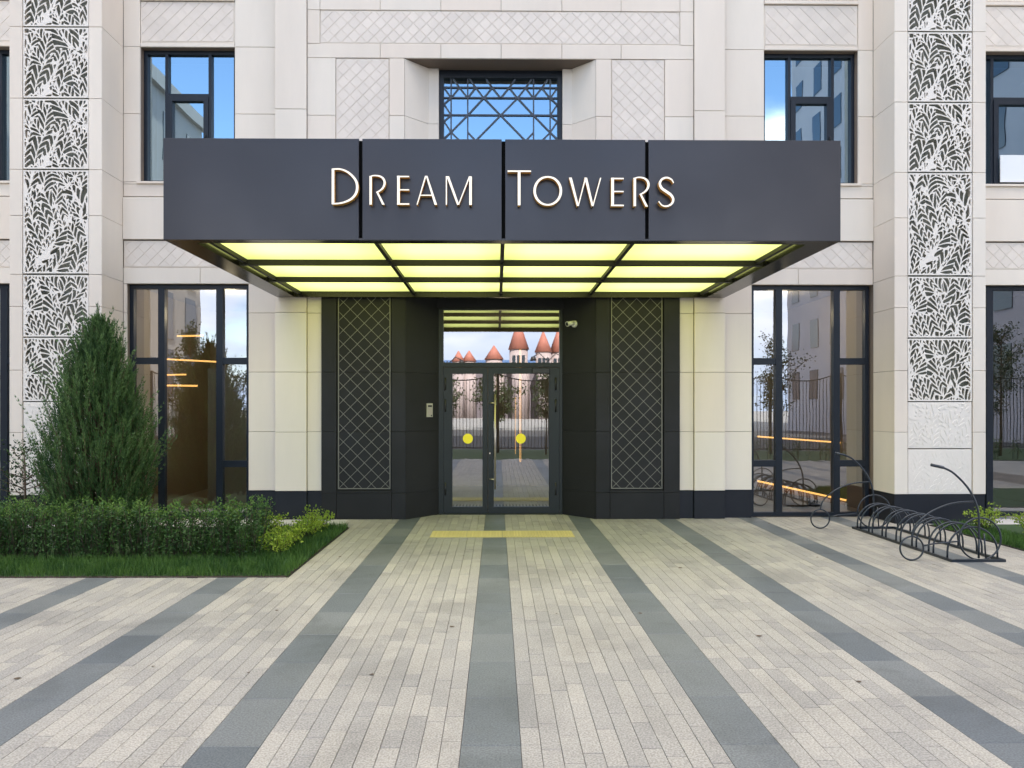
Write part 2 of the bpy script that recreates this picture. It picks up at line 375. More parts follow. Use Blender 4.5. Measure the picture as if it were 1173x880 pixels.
# ---- stone cladding
stone = MB(); core = MB()
G = .0028
def slabs(x0, x1, zs, Y, depth=.2, back=11.75, mb=None, c=.004, do_core=True, xs=None):
    mb = mb or stone
    xs = [x0] + (xs or []) + [x1]
    for xa, xb in zip(xs[:-1], xs[1:]):
        for za, zb in zip(zs[:-1], zs[1:]):
            mb.bbox(xa+G, xb-G, Y, Y+depth, za+G, zb-G, c)
    if do_core: core.box(x0+.002, x1-.002, Y+.03, back, zs[0]+.002, zs[-1]-.002)
def diamonds(mb, x0, x1, z0, z1, Y, period=.2, groove=.006, raise_=.007, rim=.03):
    """carved diamond grid: raised lozenges cut to the rectangle"""
    x0 += rim; x1 -= rim; z0 += rim; z1 -= rim
    h = period/2
    def clip(poly):
        for ax, lim, sgn in ((0,x0,1),(0,x1,-1),(1,z0,1),(1,z1,-1)):
            out = []
            for i in range(len(poly)):
                a, b = poly[i-1], poly[i]
                ia, ib = sgn*(a[ax]-lim) >= 0, sgn*(b[ax]-lim) >= 0
                if ia != ib:
                    t = (lim-a[ax])/(b[ax]-a[ax]); out.append((a[0]+t*(b[0]-a[0]), a[1]+t*(b[1]-a[1])))
                if ib: out.append(b)
            poly = out
            if len(poly) < 3: return None
        return poly
    k = h - groove*.7
    nx = int((x1-x0)/h)+3; nz = int((z1-z0)/h)+3
    for i in range(-1, nx):
        for j in range(-1, nz):
            if (i+j) % 2: continue
            cx, cz = x0+i*h, z0+j*h
            p = clip([(cx-k,cz),(cx,cz-k),(cx+k,cz),(cx,cz+k)])
            if not p: continue
            ar = abs(sum(p[i][0]*p[(i+1)%len(p)][1]-p[(i+1)%len(p)][0]*p[i][1] for i in range(len(p))))/2
            if ar < 2e-4: continue
            mb.prism(p, Y-raise_, Y+.002)

carv = MB()
# window bays: [outer wall x, window]
uL0, uL1 = PX(160.5, YW), PX(268.8, YW); uR0, uR1 = PX(875.4, YW), PX(983, YW)
gL0, gL1 = PX(149, 11.3), PX(284.5, YW); gR0, gR1 = PX(861.3, YW), PX(995, 11.3)
cL0, cL1 = PX(10.5, YC), PX(116.8, YC); cR0, cR1 = PX(1024.5, YC), PX(1129.5, YC)
CLm, CRm = (cL0+cL1)/2, (cR0+cR1)/2
bA0, bA1 = PX(317, YW), PX(828.5, YW)      # section A ends
bB0, bB1 = PX(351, YB), PX(795.5, YB)
mir = lambda c, x: 2*c - x
bays = [('L', cL1, bA0, uL0, uL1, gL0, gL1), ('R', bA1, cR0, uR0, uR1, gR0, gR1),
        ('LL', -10.9, cL0, mir(CLm,uL1), mir(CLm,uL0), mir(CLm,gL1), mir(CLm,gL0)),
        ('RR', cR1, 10.9, mir(CRm,uR1), mir(CRm,uR0), mir(CRm,gR1), mir(CRm,gR0))]
for tagn, x0, x1, u0, u1, g0, g1 in bays:
    # piers beside the ground window
    for a, b in ((x0, g0), (g1, x1)):
        if b-a > .02: slabs(a, b, ZJ_WALL, YW)
    # lintel, frieze, spandrel, sill zone
    slabs(x0, x1, [Z_LIN, Z_FR0], YW, xs=[(x0+x1)/2])
    fx0, fx1 = (x0, x1)
    if tagn == 'L': fx1 = PX(284.5, YW)
    if tagn == 'R': fx0 = PX(861, YW)
    stone.bbox(fx0+G, fx1-G, YW+.012, YW+.2, Z_FR0+G, Z_FR1-G, .003)
    core.box(fx0, fx1, YW+.05, 11.75, Z_FR0, Z_FR1)
    diamonds(carv, fx0, fx1, Z_FR0, Z_FR1, YW+.012, rim=.02)
    if fx1 < x1-.01: slabs(fx1, x1, [Z_FR0, Z_FR1], YW)
    if fx0 > x0+.01: slabs(x0, fx0, [Z_FR0, Z_FR1], YW)
    slabs(x0, x1, [Z_FR1+.012, Z_LED], YW-.022, xs=[(x0+x1)/2]); core.box(x0,x1,YW+.05,11.75,Z_FR1,Z_FR1+.012)
    slabs(x0, x1, [Z_LED+.012, Z_SILL-.03], YW); core.box(x0,x1,YW+.06,11.75,Z_LED,Z_LED+.012)
    stone.bbox(u0-.04, u1+.04, YW-.035, YW+.19, Z_SILL-.03, Z_SILL+.005, .004)
    slabs(x0, u0-.042, [Z_SILL-.03, Z_SILL+.005], YW); slabs(u1+.042, x1, [Z_SILL-.03, Z_SILL+.005], YW)
    # piers beside upper window
    zj = [Z_SILL+.005, zw(132), zw(55.5), Z_TOP]
    for a, b in ((x0, u0), (u1, x1)):
        if b-a > .02: slabs(a, b, zj, YW)
    # above the upper window: carved field
    slabs(u0, u1, [Z_WT, Z_DI0-.005], YW)
    stone.bbox(u0+G, u1-G, YW+.014, YW+.2, Z_DI0, Z_DI1-G, .003); core.box(u0,u1,YW+.05,11.75,Z_DI0-.005,Z_DI1)
    diamonds(carv, u0, u1, Z_DI0, Z_DI1, YW+.014, rim=.02)
    slabs(u0, u1, [Z_DI1, Z_DI1+.06], YW-.02); slabs(u0, u1, [Z_DI1+.07, Z_TOP], YW); core.box(u0,u1,YW+.06,11.75,Z_DI1+.06,Z_DI1+.07)

# ---- columns
ZC = [.43, zc(495.5), zc(424.5), zc(352), zc(315.5), zc(248.5), zc(196), zc(115), zc(33.5), 9.0]
for x0, x1, lx0, lx1 in ((cL0, cL1, PX(25.5,YC), PX(101.5,YC)), (cR0, cR1, PX(1040,YC), PX(1114.5,YC))):
    slabs(x0, lx0, ZC, YC, depth=.6, do_core=False); slabs(lx1, x1, ZC, YC, depth=.6, do_core=False)
    core.box(x0+.03, lx0-.015, YC+.03, 11.75, .43, 9); core.box(lx1+.015, x1-.03, YC+.03, 11.75, .43, 9)
    core.box(lx0-.01, lx1+.01, YC+.2, 11.75, .43, 9)
    core.box(x0+.006, x1-.006, YC+.6, 11.74, .44, 8.99)

# ---- central bay above and beside the canopy
def bay(x0, x1, zs, Y, **k): slabs(x0, x1, zs, Y, depth=.25, **k)
zB = [.43, zw(494.6)-.004, zw(426.6)-.004, zw(359)-.004, 3.75, zw(226), zw(129), 9.0]
bay(bA0, bB0, zB, YB); bay(bB1, bA1, zB, YB)
YCc = 11.14
pL0, pR0 = PX(368.5, YCc), PX(778.3, YCc)
zz = H - 0
def z2(py): return H + (CY-py)*YCc/F
bay(bB0, pL0, [.43, z2(494.6), z2(426.6), z2(359), 3.75], YCc); bay(pR0, bB1, [.43, z2(494.6), z2(426.6), z2(359), 3.75], YCc)
X384, X446, X464 = PX(384.5,YCc), PX(445.8,YCc), PX(463.5,YCc)
X700, X761, X683 = PX(700.5,YCc), PX(761.5,YCc), PX(682.5,YCc)
Zrec, ZfrB, ZfrA = z2(67.3), z2(49.5), z2(14)
zs = [3.75, z2(226), z2(133), Zrec]
bay(bB0, X384, zs, YCc); bay(X446, X464, zs, YCc); bay(X683, X700, zs, YCc); bay(X761, bB1, zs, YCc)
for a, b in ((X384, X446), (X700, X761)):
    stone.bbox(a+G, b-G, YCc+.014, YCc+.25, 3.75, Zrec-G, .003); core.box(a, b, YCc+.05, 11.75, 3.75, Zrec)
    diamonds(carv, a, b, 3.75, Zrec, YCc+.014, period=.2, rim=.012)
Xf0, Xf1 = PX(366.5,YCc), PX(779,YCc)
bay(bB0, bB1, [Zrec, ZfrB-.02], YCc, xs=[PX(v,YCc) for v in (435.5,505,574,643.7,711.5)])
bay(bB0, Xf0, [ZfrB-.02, ZfrA+.02, 9.], YCc); bay(Xf1, bB1, [ZfrB-.02, ZfrA+.02, 9.], YCc)
fx = [Xf0]+[PX(v,YCc) for v in (435.5,505,574,643.7,711.5)]+[Xf1]
for a, b in zip(fx[:-1], fx[1:]):
    stone.bbox(a+G/2, b-G/2, YCc+.014, YCc+.25, ZfrB-.02, ZfrA+.02, .002)
diamonds(carv, Xf0, Xf1, ZfrB-.02, ZfrA+.02, YCc+.014, period=.2, rim=.018)
core.box(Xf0, Xf1, YCc+.05, 11.75, ZfrB-.02, ZfrA+.02)
bay(Xf0, Xf1, [ZfrA+.02, z2(-2), 9.], YCc, xs=fx[1:-1])
# splayed recess of the upper window
YR = 11.46
s0, s1 = PX(491, YR), PX(655, YR); w0, w1 = PX(502.5, YR), PX(644.5, YR)
for sgn, a, b, c in ((1, X464, s0, w0), (-1, X683, s1, w1)):
    zs2 = [3.75, z2(226), z2(133), Zrec-.002]
    for za, zb in zip(zs2[:-1], zs2[1:]):
        stone.zprism([(a+sgn*.002, YCc+.253), (a+sgn*.002, YCc+.006), (b, YR), (c, YR), (c, YR+.15), (a+sgn*.002, YR+.15)], za+G, zb-G)
core.box(X464-.1, w0-.01, YR+.15, 11.9, 3.75, Zrec); core.box(w1+.01, X683+.1, YR+.15, 11.9, 3.75, Zrec)
stone.box(X464+.004, X683-.004, YCc+.253, 11.72, Zrec+.003, Zrec+.1)
stone.build('stone_cladding', M['stone'], building); carv.build('carved_diamond_panel', M['stone2'], building)
core.build('wall_core', M['mortar'], building)

# ---- plinth
def plb(x0, x1, Y, n=1, top=Z_PL-.002, back=None):
    for i in range(n):
        a = x0+(x1-x0)*i/n; b = x0+(x1-x0)*(i+1)/n
        pl = MB(); pl.bbox(a+.0015, b-.0015, Y, back or Y+.4, -.02, top, .004); pl.build('plinth', M['plinth'], building)
plb(cL0+.008, cL1-.008, YC+.012, 1, back=11.5); plb(cR0+.008, cR1-.008, YC+.012, 1, back=11.5)
plb(gL1, bA0, YW+.012, 1); plb(bA1, gR0, YW+.012, 1); plb(bA0, bB0, YB+.012); plb(bB1, bA1, YB+.012)
plb(bB0, pL0, YCc+.012); plb(pR0, bB1, YCc+.012)
plb(mir(CLm,gL0), cL0, YW+.012); plb(cR1, mir(CRm,gR1), YW+.012)
plb(-10.9, mir(CLm,gL1), YW+.012); plb(mir(CRm,gR0), 10.9, YW+.012)

# ---- black entrance surround
po = MB(); zt = 3.62
ca0, cb0 = PX(465, YB), PX(502.3, YD); ca1, cb1 = PX(682.6, YB), PX(644.4, YD)
ptop = zt
zp = [-.02, .40, z2(494.6), z2(426.6), z2(345), ptop]
zpj = [-.02, .40, z2(494.6), z2(426.6), ptop]
lx = (PX(385.5,YB), PX(448.5,YB)); rx = (PX(698.8,YB), PX(760.5,YB))
zl0, zl1 = .44, z2(340)
def pchunk(x0, x1, zs, Y=YB):
    for a, b in zip(zs[:-1], zs[1:]): po.bbox(x0+.0015, x1-.0015, Y, 11.75, a+.0015, b-.0015, .003)
pchunk(pL0+.002, lx[0], zpj); pchunk(lx[0], lx[1], [-.02, .40]); pchunk(lx[0], lx[1], [.40, zl0]); pchunk(lx[0], lx[1], [.44, z2(494.6), z2(426.6), ptop], Y=YB+.035)
pchunk(rx[1], pR0-.002, zpj); pchunk(rx[0], rx[1], [-.02, .40]); pchunk(rx[0], rx[1], [.40, zl0]); pchunk(rx[0], rx[1], [.44, z2(494.6), z2(426.6), ptop], Y=YB+.035)
pchunk(lx[1], ca0, zpj); pchunk(ca1, rx[0], zpj)
for a, b in zip(zpj[:-1], zpj[1:]):
    po.zprism([(ca0+.002, YB), (cb0, YD+.0), (cb0, 11.76), (ca0+.002, 11.76)], a+.0015, b-.0015)
    po.zprism([(ca1-.002, YB), (cb1, YD+.0), (cb1, 11.76), (ca1-.002, 11.76)], a+.0015, b-.0015)
po.box(ca0-.3, ca1+.3, YD-.02, 11.77, PZ(570,353.5,YD), 3.75)
po.build('entrance_surround', M['black'], building)
core2 = MB(); core2.box(bB0, bB1, YB+.03, 11.7, ptop+.002, 3.75); core2.build('surround_core', M['black'], building)
def lattice(x0, x1, z0, z1, Y, per=.222):
    m = MB(); w = .007
    m.box(x0, x0+.012, Y-.006, Y+.012, z0, z1); m.box(x1-.012, x1, Y-.006, Y+.012, z0, z1); m.box(x0+.012, x1-.012, Y-.006, Y+.012, z0, z0+.012)
    xa, xb, za, zb = x0+.012, x1-.012, z0+.012, z1
    W = xb-xa; Hh = zb-za
    for s in (0, 1):
        k = -int(Hh/per)-2
        while k*per < W+Hh+per:
            # lines z = (x - c) with slope +-1
            c = k*per + (0 if s == 0 else W % per*0)
            pts = []
            # param: x from 0..W ; z = x - c   (s=0) ; z = (W-x) - c (s=1)
            xlo, xhi = max(0, c), min(W, Hh+c)
            if xhi-xlo > .01:
                p, q = (xlo, xlo-c), (xhi, xhi-c)
                if s: p, q = (W-p[0], p[1]), (W-q[0], q[1])
                m.bar((xa+p[0], Y+.004+s*.0035, za+p[1]), (xa+q[0], Y+.004+s*.0035, za+q[1]), w, .003)
            k += 1
    return m
for x in (lx, rx):
    lattice(x[0]+.02, x[1]-.02, zl0+.02, ptop-.1, YB+.02, per=(x[1]-x[0]-.064)/3.62).build('lattice_panel', M['lattice'], building)

# ------------------------------------------------------------------ leaf screens
def leaf_pattern(W, Hh, seed, dens=1.0, thin=0.):
    """openings of a cut leaf screen: curved sprigs fill the plate, barbs between them stay solid"""
    rnd = random.Random(seed); res = .0045
    nx, nz = int(W/res), int(Hh/res)
    gx, gz = np.meshgrid((np.arange(nx)+.5)*res, (np.arange(nz)+.5)*res)
    best = np.full(gx.shape, 1e9); sec = np.full(gx.shape, 1e9); U = np.zeros(gx.shape); V = np.zeros(gx.shape)
    WK = np.ones(gx.shape); ST = np.ones(gx.shape); lab = np.zeros(gx.shape, int)
    spots = []; tries = 0
    want = int(30*W*Hh/1.0)
    while len(spots) < want and tries < 4000:
        tries += 1
        x, z = rnd.uniform(-.05, W+.05), rnd.uniform(-.05, Hh+.05)
        if all(math.hypot((x-a_)*1.25, (z-b_)*.72) > .135 for a_, b_ in spots): spots.append((x, z))
    for k, (x, z) in enumerate(spots):
        big = rnd.random() < .38
        sc_ = rnd.uniform(1.0, 1.25) if big else rnd.uniform(.72, .92)
        Ls = .52*sc_; th = R(90)+rnd.choice((-1,1))*R(rnd.uniform(10, 38)); cv = R(rnd.uniform(-45, 45))
        n = 26; pts = []; px_, pz_ = 0, 0
        for i in range(n):
            t = i/(n-1); a_ = th+cv*(t-.5); pts.append((px_, pz_, a_)); px_ += math.cos(a_)*Ls/(n-1); pz_ += math.sin(a_)*Ls/(n-1)
        mx_, mz_ = pts[n//2][0], pts[n//2][1]
        D2 = np.full(gx.shape, 1e9); uu = np.zeros(gx.shape); vv = np.zeros(gx.shape)
        for i, (ax_, az_, a_) in enumerate(pts):
            ddx, ddz = gx-(x+ax_-mx_), gz-(z+az_-mz_); dd = ddx*ddx+ddz*ddz
            m_ = dd < D2; D2[m_] = dd[m_]
            al = ddx*math.cos(a_)+ddz*math.sin(a_); la = -ddx*math.sin(a_)+ddz*math.cos(a_)
            uu[m_] = (i/(n-1)*Ls+al)[m_]; vv[m_] = la[m_]
        t = np.clip(uu/Ls, 0, 1); wk = .070*sc_*(.30+.95*np.sin(np.pi*np.clip(t,0,1)**.8)**.8*(1-.25*t))
        d_ = np.sqrt(D2)/wk
        m_ = d_ < best
        sec = np.where(m_, best, np.minimum(sec, d_)); best = np.where(m_, d_, best)
        U = np.where(m_, uu, U); V = np.where(m_, vv, V); WK = np.where(m_, wk, WK); ST = np.where(m_, .100*(.35+.65*sc_), ST); lab = np.where(m_, k, lab)
    av = np.abs(V)
    ph = (U - 1.85*av + 5.0*av*av)/ST + np.where(V > 0, .5, 0) + lab*.37
    fr_ = ph-np.floor(ph)
    lat = np.minimum(fr_, 1-fr_)*ST*.50 - .0062      # distance to the barb, minus half its width
    stem = av - .0062
    edge = (sec-best)*WK*.62 - .0050
    f = np.minimum(np.minimum(lat, stem), edge) - thin
    bd = np.minimum(np.minimum(gx, W-gx), np.minimum(gz, Hh-gz)) - .018
    f = np.minimum(f, bd)
    f = np.clip(f, -.010, .014)
    for _ in range(4):
        g = f.copy(); g[1:-1,1:-1] = (f[1:-1,1:-1]*2+f[:-2,1:-1]+f[2:,1:-1]+f[1:-1,:-2]+f[1:-1,2:])/6; f = g
    f[0,:] = f[-1,:] = -1; f[:,0] = f[:,-1] = -1
    # marching squares
    seg = {}
    ins = f > 0
    code = ins[:-1,:-1]*1 + ins[:-1,1:]*2 + ins[1:,1:]*4 + ins[1:,:-1]*8
    table = {1:[(3,0)],2:[(0,1)],3:[(3,1)],4:[(1,2)],5:[(3,0),(1,2)],6:[(0,2)],7:[(3,2)],8:[(2,3)],9:[(2,0)],10:[(0,1),(2,3)],11:[(2,1)],12:[(1,3)],13:[(1,0)],14:[(0,3)]}
    def ekey(j, i, e): return ('h', j, i) if e == 0 else ('v', j, i+1) if e == 1 else ('h', j+1, i) if e == 2 else ('v', j, i)
    def epos(k_):
        o, j, i = k_
        if o == 'h': a_, b_ = f[j,i], f[j,i+1]; t = a_/(a_-b_); return ((i+t+.5)*res, (j+.5)*res)
        a_, b_ = f[j,i], f[j+1,i]; t = a_/(a_-b_); return ((i+.5)*res, (j+t+.5)*res)
    js, is_ = np.nonzero((code > 0) & (code < 15))
    for j, i in zip(js.tolist(), is_.tolist()):
        for a_, b_ in table[int(code[j,i])]: seg[ekey(j,i,a_)] = ekey(j,i,b_)
    holes = []
    while seg:
        k0, k1 = seg.popitem(); loop = [k0]
        while k1 != k0 and k1 in seg: loop.append(k1); k1 = seg.pop(k1)
        if k1 != k0 or len(loop) < 6: continue
        p = [epos(q) for q in loop]
        ar = abs(sum(p[q][0]*p[(q+1)%len(p)][1]-p[(q+1)%len(p)][0]*p[q][1] for q in range(len(p))))/2
        if ar < 1.1e-4: continue
        # drop points that hardly bend the outline
        out = []
        for q in range(len(p)):
            a_, b_, c_ = (out[-1] if out else p[-1]), p[q], p[(q+1)%len(p)]
            L_ = math.hypot(c_[0]-a_[0], c_[1]-a_[1])
            dist = abs((c_[0]-a_[0])*(a_[1]-b_[1])-(a_[0]-b_[0])*(c_[1]-a_[1]))/max(L_,1e-6)
            if dist > .0006 or L_ > .03: out.append(b_)
        if len(out) >= 3: holes.append(out)
    return holes
def screen_mesh(name, W, Hh, holes, thick=.012):
    cu = bpy.data.curves.new(name, 'CURVE'); cu.dimensions = '2D'; cu.fill_mode = 'BOTH'; cu.extrude = thick/2
    def spl(pts):
        s = cu.splines.new('POLY'); s.points.add(len(pts)-1)
        for p, q in zip(s.points, pts): p.co = (q[0], q[1], 0, 1)
        s.use_cyclic_u = True
    spl([(0,0),(W,0),(W,Hh),(0,Hh)])
    for h in holes:
        spl(h)
    o = bpy.data.objects.new('tmp', cu); COL.objects.link(o)
    dg = bpy.context.evaluated_depsgraph_get(); dg.update()
    me = bpy.data.meshes.new_from_object(o.evaluated_get(dg)); me.name = name
    bpy.data.objects.remove(o); bpy.data.curves.remove(cu)
    me.transform(Matrix.Rotation(R(90), 4, 'X'))
    me.materials.clear(); me.materials.append(M['panel'])
    return me
sw = PX(101.5,YC)-PX(25.5,YC)-.014
zrows = [(zc(460), zc(387)), (zc(386.5), zc(315.5)), (zc(314.5), zc(196)), (zc(195.3), zc(115)), (zc(114.3), zc(33.5)), (zc(32.8), zc(-48))]
pats = {}
for key, hh, sd in (('a', .90, 11), ('b', 1.49, 23), ('c', 1.01, 37)):
    pats[key] = (hh, screen_mesh('leaf_screen', sw, hh, leaf_pattern(sw, hh, sd)))
keys = ['a','a','b','c','c','c']
for x0 in (PX(25.5,YC)+.007, PX(1040,YC)+.007+ (PX(1114.5,YC)-PX(1040,YC)-sw-.014)/2):
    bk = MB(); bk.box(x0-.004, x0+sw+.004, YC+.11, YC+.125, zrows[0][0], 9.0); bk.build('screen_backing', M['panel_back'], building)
    for (za, zb), k in zip(zrows, keys):
        hh, me = pats[k]
        o = link('leaf_screen', me, building); o.location = (x0, YC+.016, za+.006); o.scale = (1,1,(zb-za-.014)/hh)
    # two solid relief panels below
    for (za, zb), sd in (((zc(514.3), zc(460.6)), 5), ((Z_PL, zc(515)), 9)):
        m = MB(); m.bbox(x0, x0+sw, YC+.012, YC+.10, za+.003, zb-.003, .004)
        rnd = random.Random(sd)
        hs = leaf_pattern(sw, zb-za-.01, sd+50, 1., .003)
        for h in hs:
            cx = sum(p[0] for p in h)/len(h); cz = sum(p[1] for p in h)/len(h)
            k = .9
            hp = [(x0+cx+(p[0]-cx)*k, za+.006+cz+(p[1]-cz)*k) for p in h]
            m.prism(hp, YC+.012-(.006 if sd == 5 else .003), YC+.014)
        m.build('relief_panel', M['panel'], building)

# ------------------------------------------------------------------ windows
def quad_panes(cells, Y, tilt=.0025):
    m = MB(); rnd = random.Random(int(abs(cells[0][0])*1000))
    for x0, x1, z0, z1 in cells:
        a, b = rnd.uniform(-tilt, tilt), rnd.uniform(-tilt, tilt)
        hw, hz = (x1-x0)/2, (z1-z0)/2
        m.add([(x0,Y-a*hw-b*hz,z0),(x1,Y+a*hw-b*hz,z0),(x1,Y+a*hw+b*hz,z1),(x0,Y-a*hw+b*hz,z1)], [(0,1,2,3)])
    return m
def make_window(x0, x1, z0, z1, Y, ms, trs, sash=None, mw=.045, ow=.055, glass='glass', label=None):
    """ms: mullion centres; trs: per column list of transom heights"""
    f = MB()
    f.box(x0, x0+ow, Y, Y+.08, z0, z1); f.box(x1-ow, x1, Y, Y+.08, z0, z1)
    f.box(x0+ow, x1-ow, Y+.001, Y+.079, z1-ow, z1); f.box(x0+ow, x1-ow, Y+.001, Y+.079, z0, z0+ow)
    for m in ms: f.box(m-mw/2, m+mw/2, Y-.004, Y+.078, z0+ow, z1-ow)
    cells = []
    edges = [x0+ow] + [e for m in ms for e in (m-mw/2, m+mw/2)] + [x1-ow]
    for c in range(len(ms)+1):
        a, b = edges[2*c], edges[2*c+1]; zz = z0+ow
        for t in trs[c]:
            f.box(a, b, Y+.002, Y+.076, t-mw/2, t+mw/2); cells.append((a, b, zz, t-mw/2)); zz = t+mw/2
        cells.append((a, b, zz, z1-ow))
    o = f.build('window', M['frame'], building)
    keep = []
    for c in cells:
        if sash and sash[0] < (c[0]+c[1])/2 < sash[1] and sash[2] < (c[2]+c[3])/2 < sash[3]: continue
        keep.append(c)
    p = quad_panes(keep, Y+.05); p.build('pane', M[glass], o)
    if sash:
        a, b, za, zb = sash; s = MB(); t = .075
        s.box(a, a+t, Y-.02, Y+.05, za, zb); s.box(b-t, b, Y-.02, Y+.05, za, zb)
        s.box(a+t, b-t, Y-.018, Y+.049, zb-t, zb); s.box(a+t, b-t, Y-.018, Y+.049, za, za+t)
        s.build('sash', M['frame'], o)
        quad_panes([(a+t, b-t, za+t, zb-t)], Y+.03).build('pane', M[glass], o)
        h = MB(); h.box(b-.045, b-.03, Y-.05, Y-.035, (za+zb)/2-.06, (za+zb)/2+.06); h.box(b-.045,b-.03,Y-.05,Y-.018,(za+zb)/2-.01,(za+zb)/2+.01)
        h.build('handle', M['dark'], o)
    return o
YU, YG = YW+.12, YW+.09
def xu(p): return PX(p, YU)
zu0, zu1 = Z_SILL+.006, Z_WT-.002
# left upper, its mirror beyond the column
tz = zw(107); sL = [xu(191), xu(240.6)]; sR = [xu(904), xu(953.5)]
for c in (None, CLm):
    g = (lambda x: x) if c is None else (lambda x: mir(CLm, x))
    a, b = sorted((g(uL0), g(uL1))); ms = sorted(g(v) for v in sL)
    make_window(a, b, zu0, zu1, YU, ms, [[], [tz], []], sash=(ms[0]+.02, ms[1]-.02, zu0+.05, tz-.02), glass='glass_up')
for c in (None, CRm):
    g = (lambda x: x) if c is None else (lambda x: mir(CRm, x))
    a, b = sorted((g(uR0), g(uR1))); ms = sorted(g(v) for v in sR)
    ow_ = make_window(a, b, zu0, zu1, YU, ms, [[], [tz], []], sash=(ms[0]+.02, ms[1]-.02, zu0+.05, tz-.02), glass='glass_up')
    if c is not None:
        fp = MB(); fp.box(ms[0]+.10, ms[1]-.10, YU-.05, YU-.035, zu0+.06, zu0+.48); fp.build('frosted_panel', mat('frosted_sheet', (.80,.82,.82), .4), ow_)
# ground windows
zg0, zg1 = .012, Z_LIN-.002
tza, tzb = zw(413.3), zw(531.8)
mL = [PX(184.9,YG), PX(251.4,YG)]; mR = [PX(892.3,YG), PX(958.4,YG)]
for c in (None, CLm):
    g = (lambda x: x) if c is None else (lambda x: mir(CLm, x))
    a, b = sorted((g(gL0), g(gL1))); ms = sorted(g(v) for v in mL)
    make_window(a, b, zg0, zg1, YG, ms, [[tzb,tza],[],[tzb,tza]], mw=.10, ow=.06)
for c in (None, CRm):
    g = (lambda x: x) if c is None else (lambda x: mir(CRm, x))
    a, b = sorted((g(gR0), g(gR1))); ms = sorted(g(v) for v in mR)
    make_window(a, b, zg0, zg1, YG, ms, [[tzb,tza],[],[tzb,tza]], mw=.10, ow=.06)
# lattice window over the canopy
f = MB(); YL = 11.55
def lp(x, y): return (PX(460+x/7.33, YL), H + (CY-(50+y/7.33))*YL/F)
wx0, wx1 = w0, w1; wz1 = Zrec
f.box(wx0, wx1, YL-.02, YL+.1, lp(0,292)[1], wz1); f.box(wx0, wx0+.075, YL-.02, YL+.1, 4.3, lp(0,292)[1]); f.box(wx1-.075, wx1, YL-.02, YL+.1, 4.3, lp(0,292)[1])
cxw = (wx0+wx1)/2; hx = (wx1-wx0)/2-.075
lw = f.build('lattice_window', M['frame'], building)
# bars in units measured from the centre line
zt_, z1_, z2_, z3_ = lp(0,365)[1], lp(0,452)[1], lp(0,597)[1], lp(0,740)[1]
u = [0, lp(690,0)[0]-cxw, lp(555,0)[0]-cxw, lp(415,0)[0]-cxw]
ua, ub, uc = abs(u[1]), abs(u[2]), abs(u[3]); mid01 = ua/2
ztop = lp(0,292)[1]
bars = []
def bseg(x, z, X, Z):
    bars.append((x,z,X,Z)); bars.append((-x,z,-X,Z))
bseg(0, z1_, hx, z1_); bseg(0, z2_, hx, z2_); bseg(0, zt_, hx, zt_)
bseg(ub, ztop, ub, 4.4); bseg(uc, ztop, uc, 4.4)
h1 = z1_-z2_
bseg(0, z2_, ua, z1_); bseg(ub, z2_, ua, z1_); bseg(0, z2_, ub, z2_-(ub)*h1/ua)
bseg(ub, z2_, uc, z3_); bseg(uc, z3_, hx, z3_-(hx-uc)); bseg(ub, z2_-(ub)*h1/ua, uc, z3_); 
for k, (xa, xb) in enumerate(((0,ua),(ua,ub),(ub,uc))):
    m_ = (xa+xb)/2; bseg(xa, z1_, m_, zt_); bseg(m_, zt_, xb, z1_)
    bseg(m_, zt_, m_+(zt_-ztop)*-.9, ztop+.04); bseg(m_, zt_, m_+(ztop-zt_)*.9, ztop+.04)
e = hx-uc
bseg(uc, z1_, hx, zt_); bseg(uc, z1_, hx, z1_-.1); bseg(hx, z1_-.1, uc, z2_)
for zz_ in (z2_, z3_): bseg(uc, zz_, hx, zz_-.1)
bseg(hx, z2_-.1, uc, z3_); bseg(hx, z3_-.1, uc, z3_-.2)
z4 = z3_-.55; bseg(0, z4, hx, z4); bseg(0, z4, ub, z3_); bseg(0,z2_-.4,0,z2_-.4001)
lt = MB()
for i, (x, z, X, Z) in enumerate(bars):
    if abs(x-X)+abs(z-Z) < .01: continue
    lt.bar((cxw+x, YL+.02+.0007*(i%11), z), (cxw+X, YL+.02+.0007*(i%11), Z), .022, .02)
lt.build('lattice', mat('lattice_bar_paint', (.045,.055,.075), .4), lw)
quad_panes([(wx0+.075, wx1-.075, 4.3, ztop)], YL+.037, .0002).build('pane', M['glass_up'], lw)

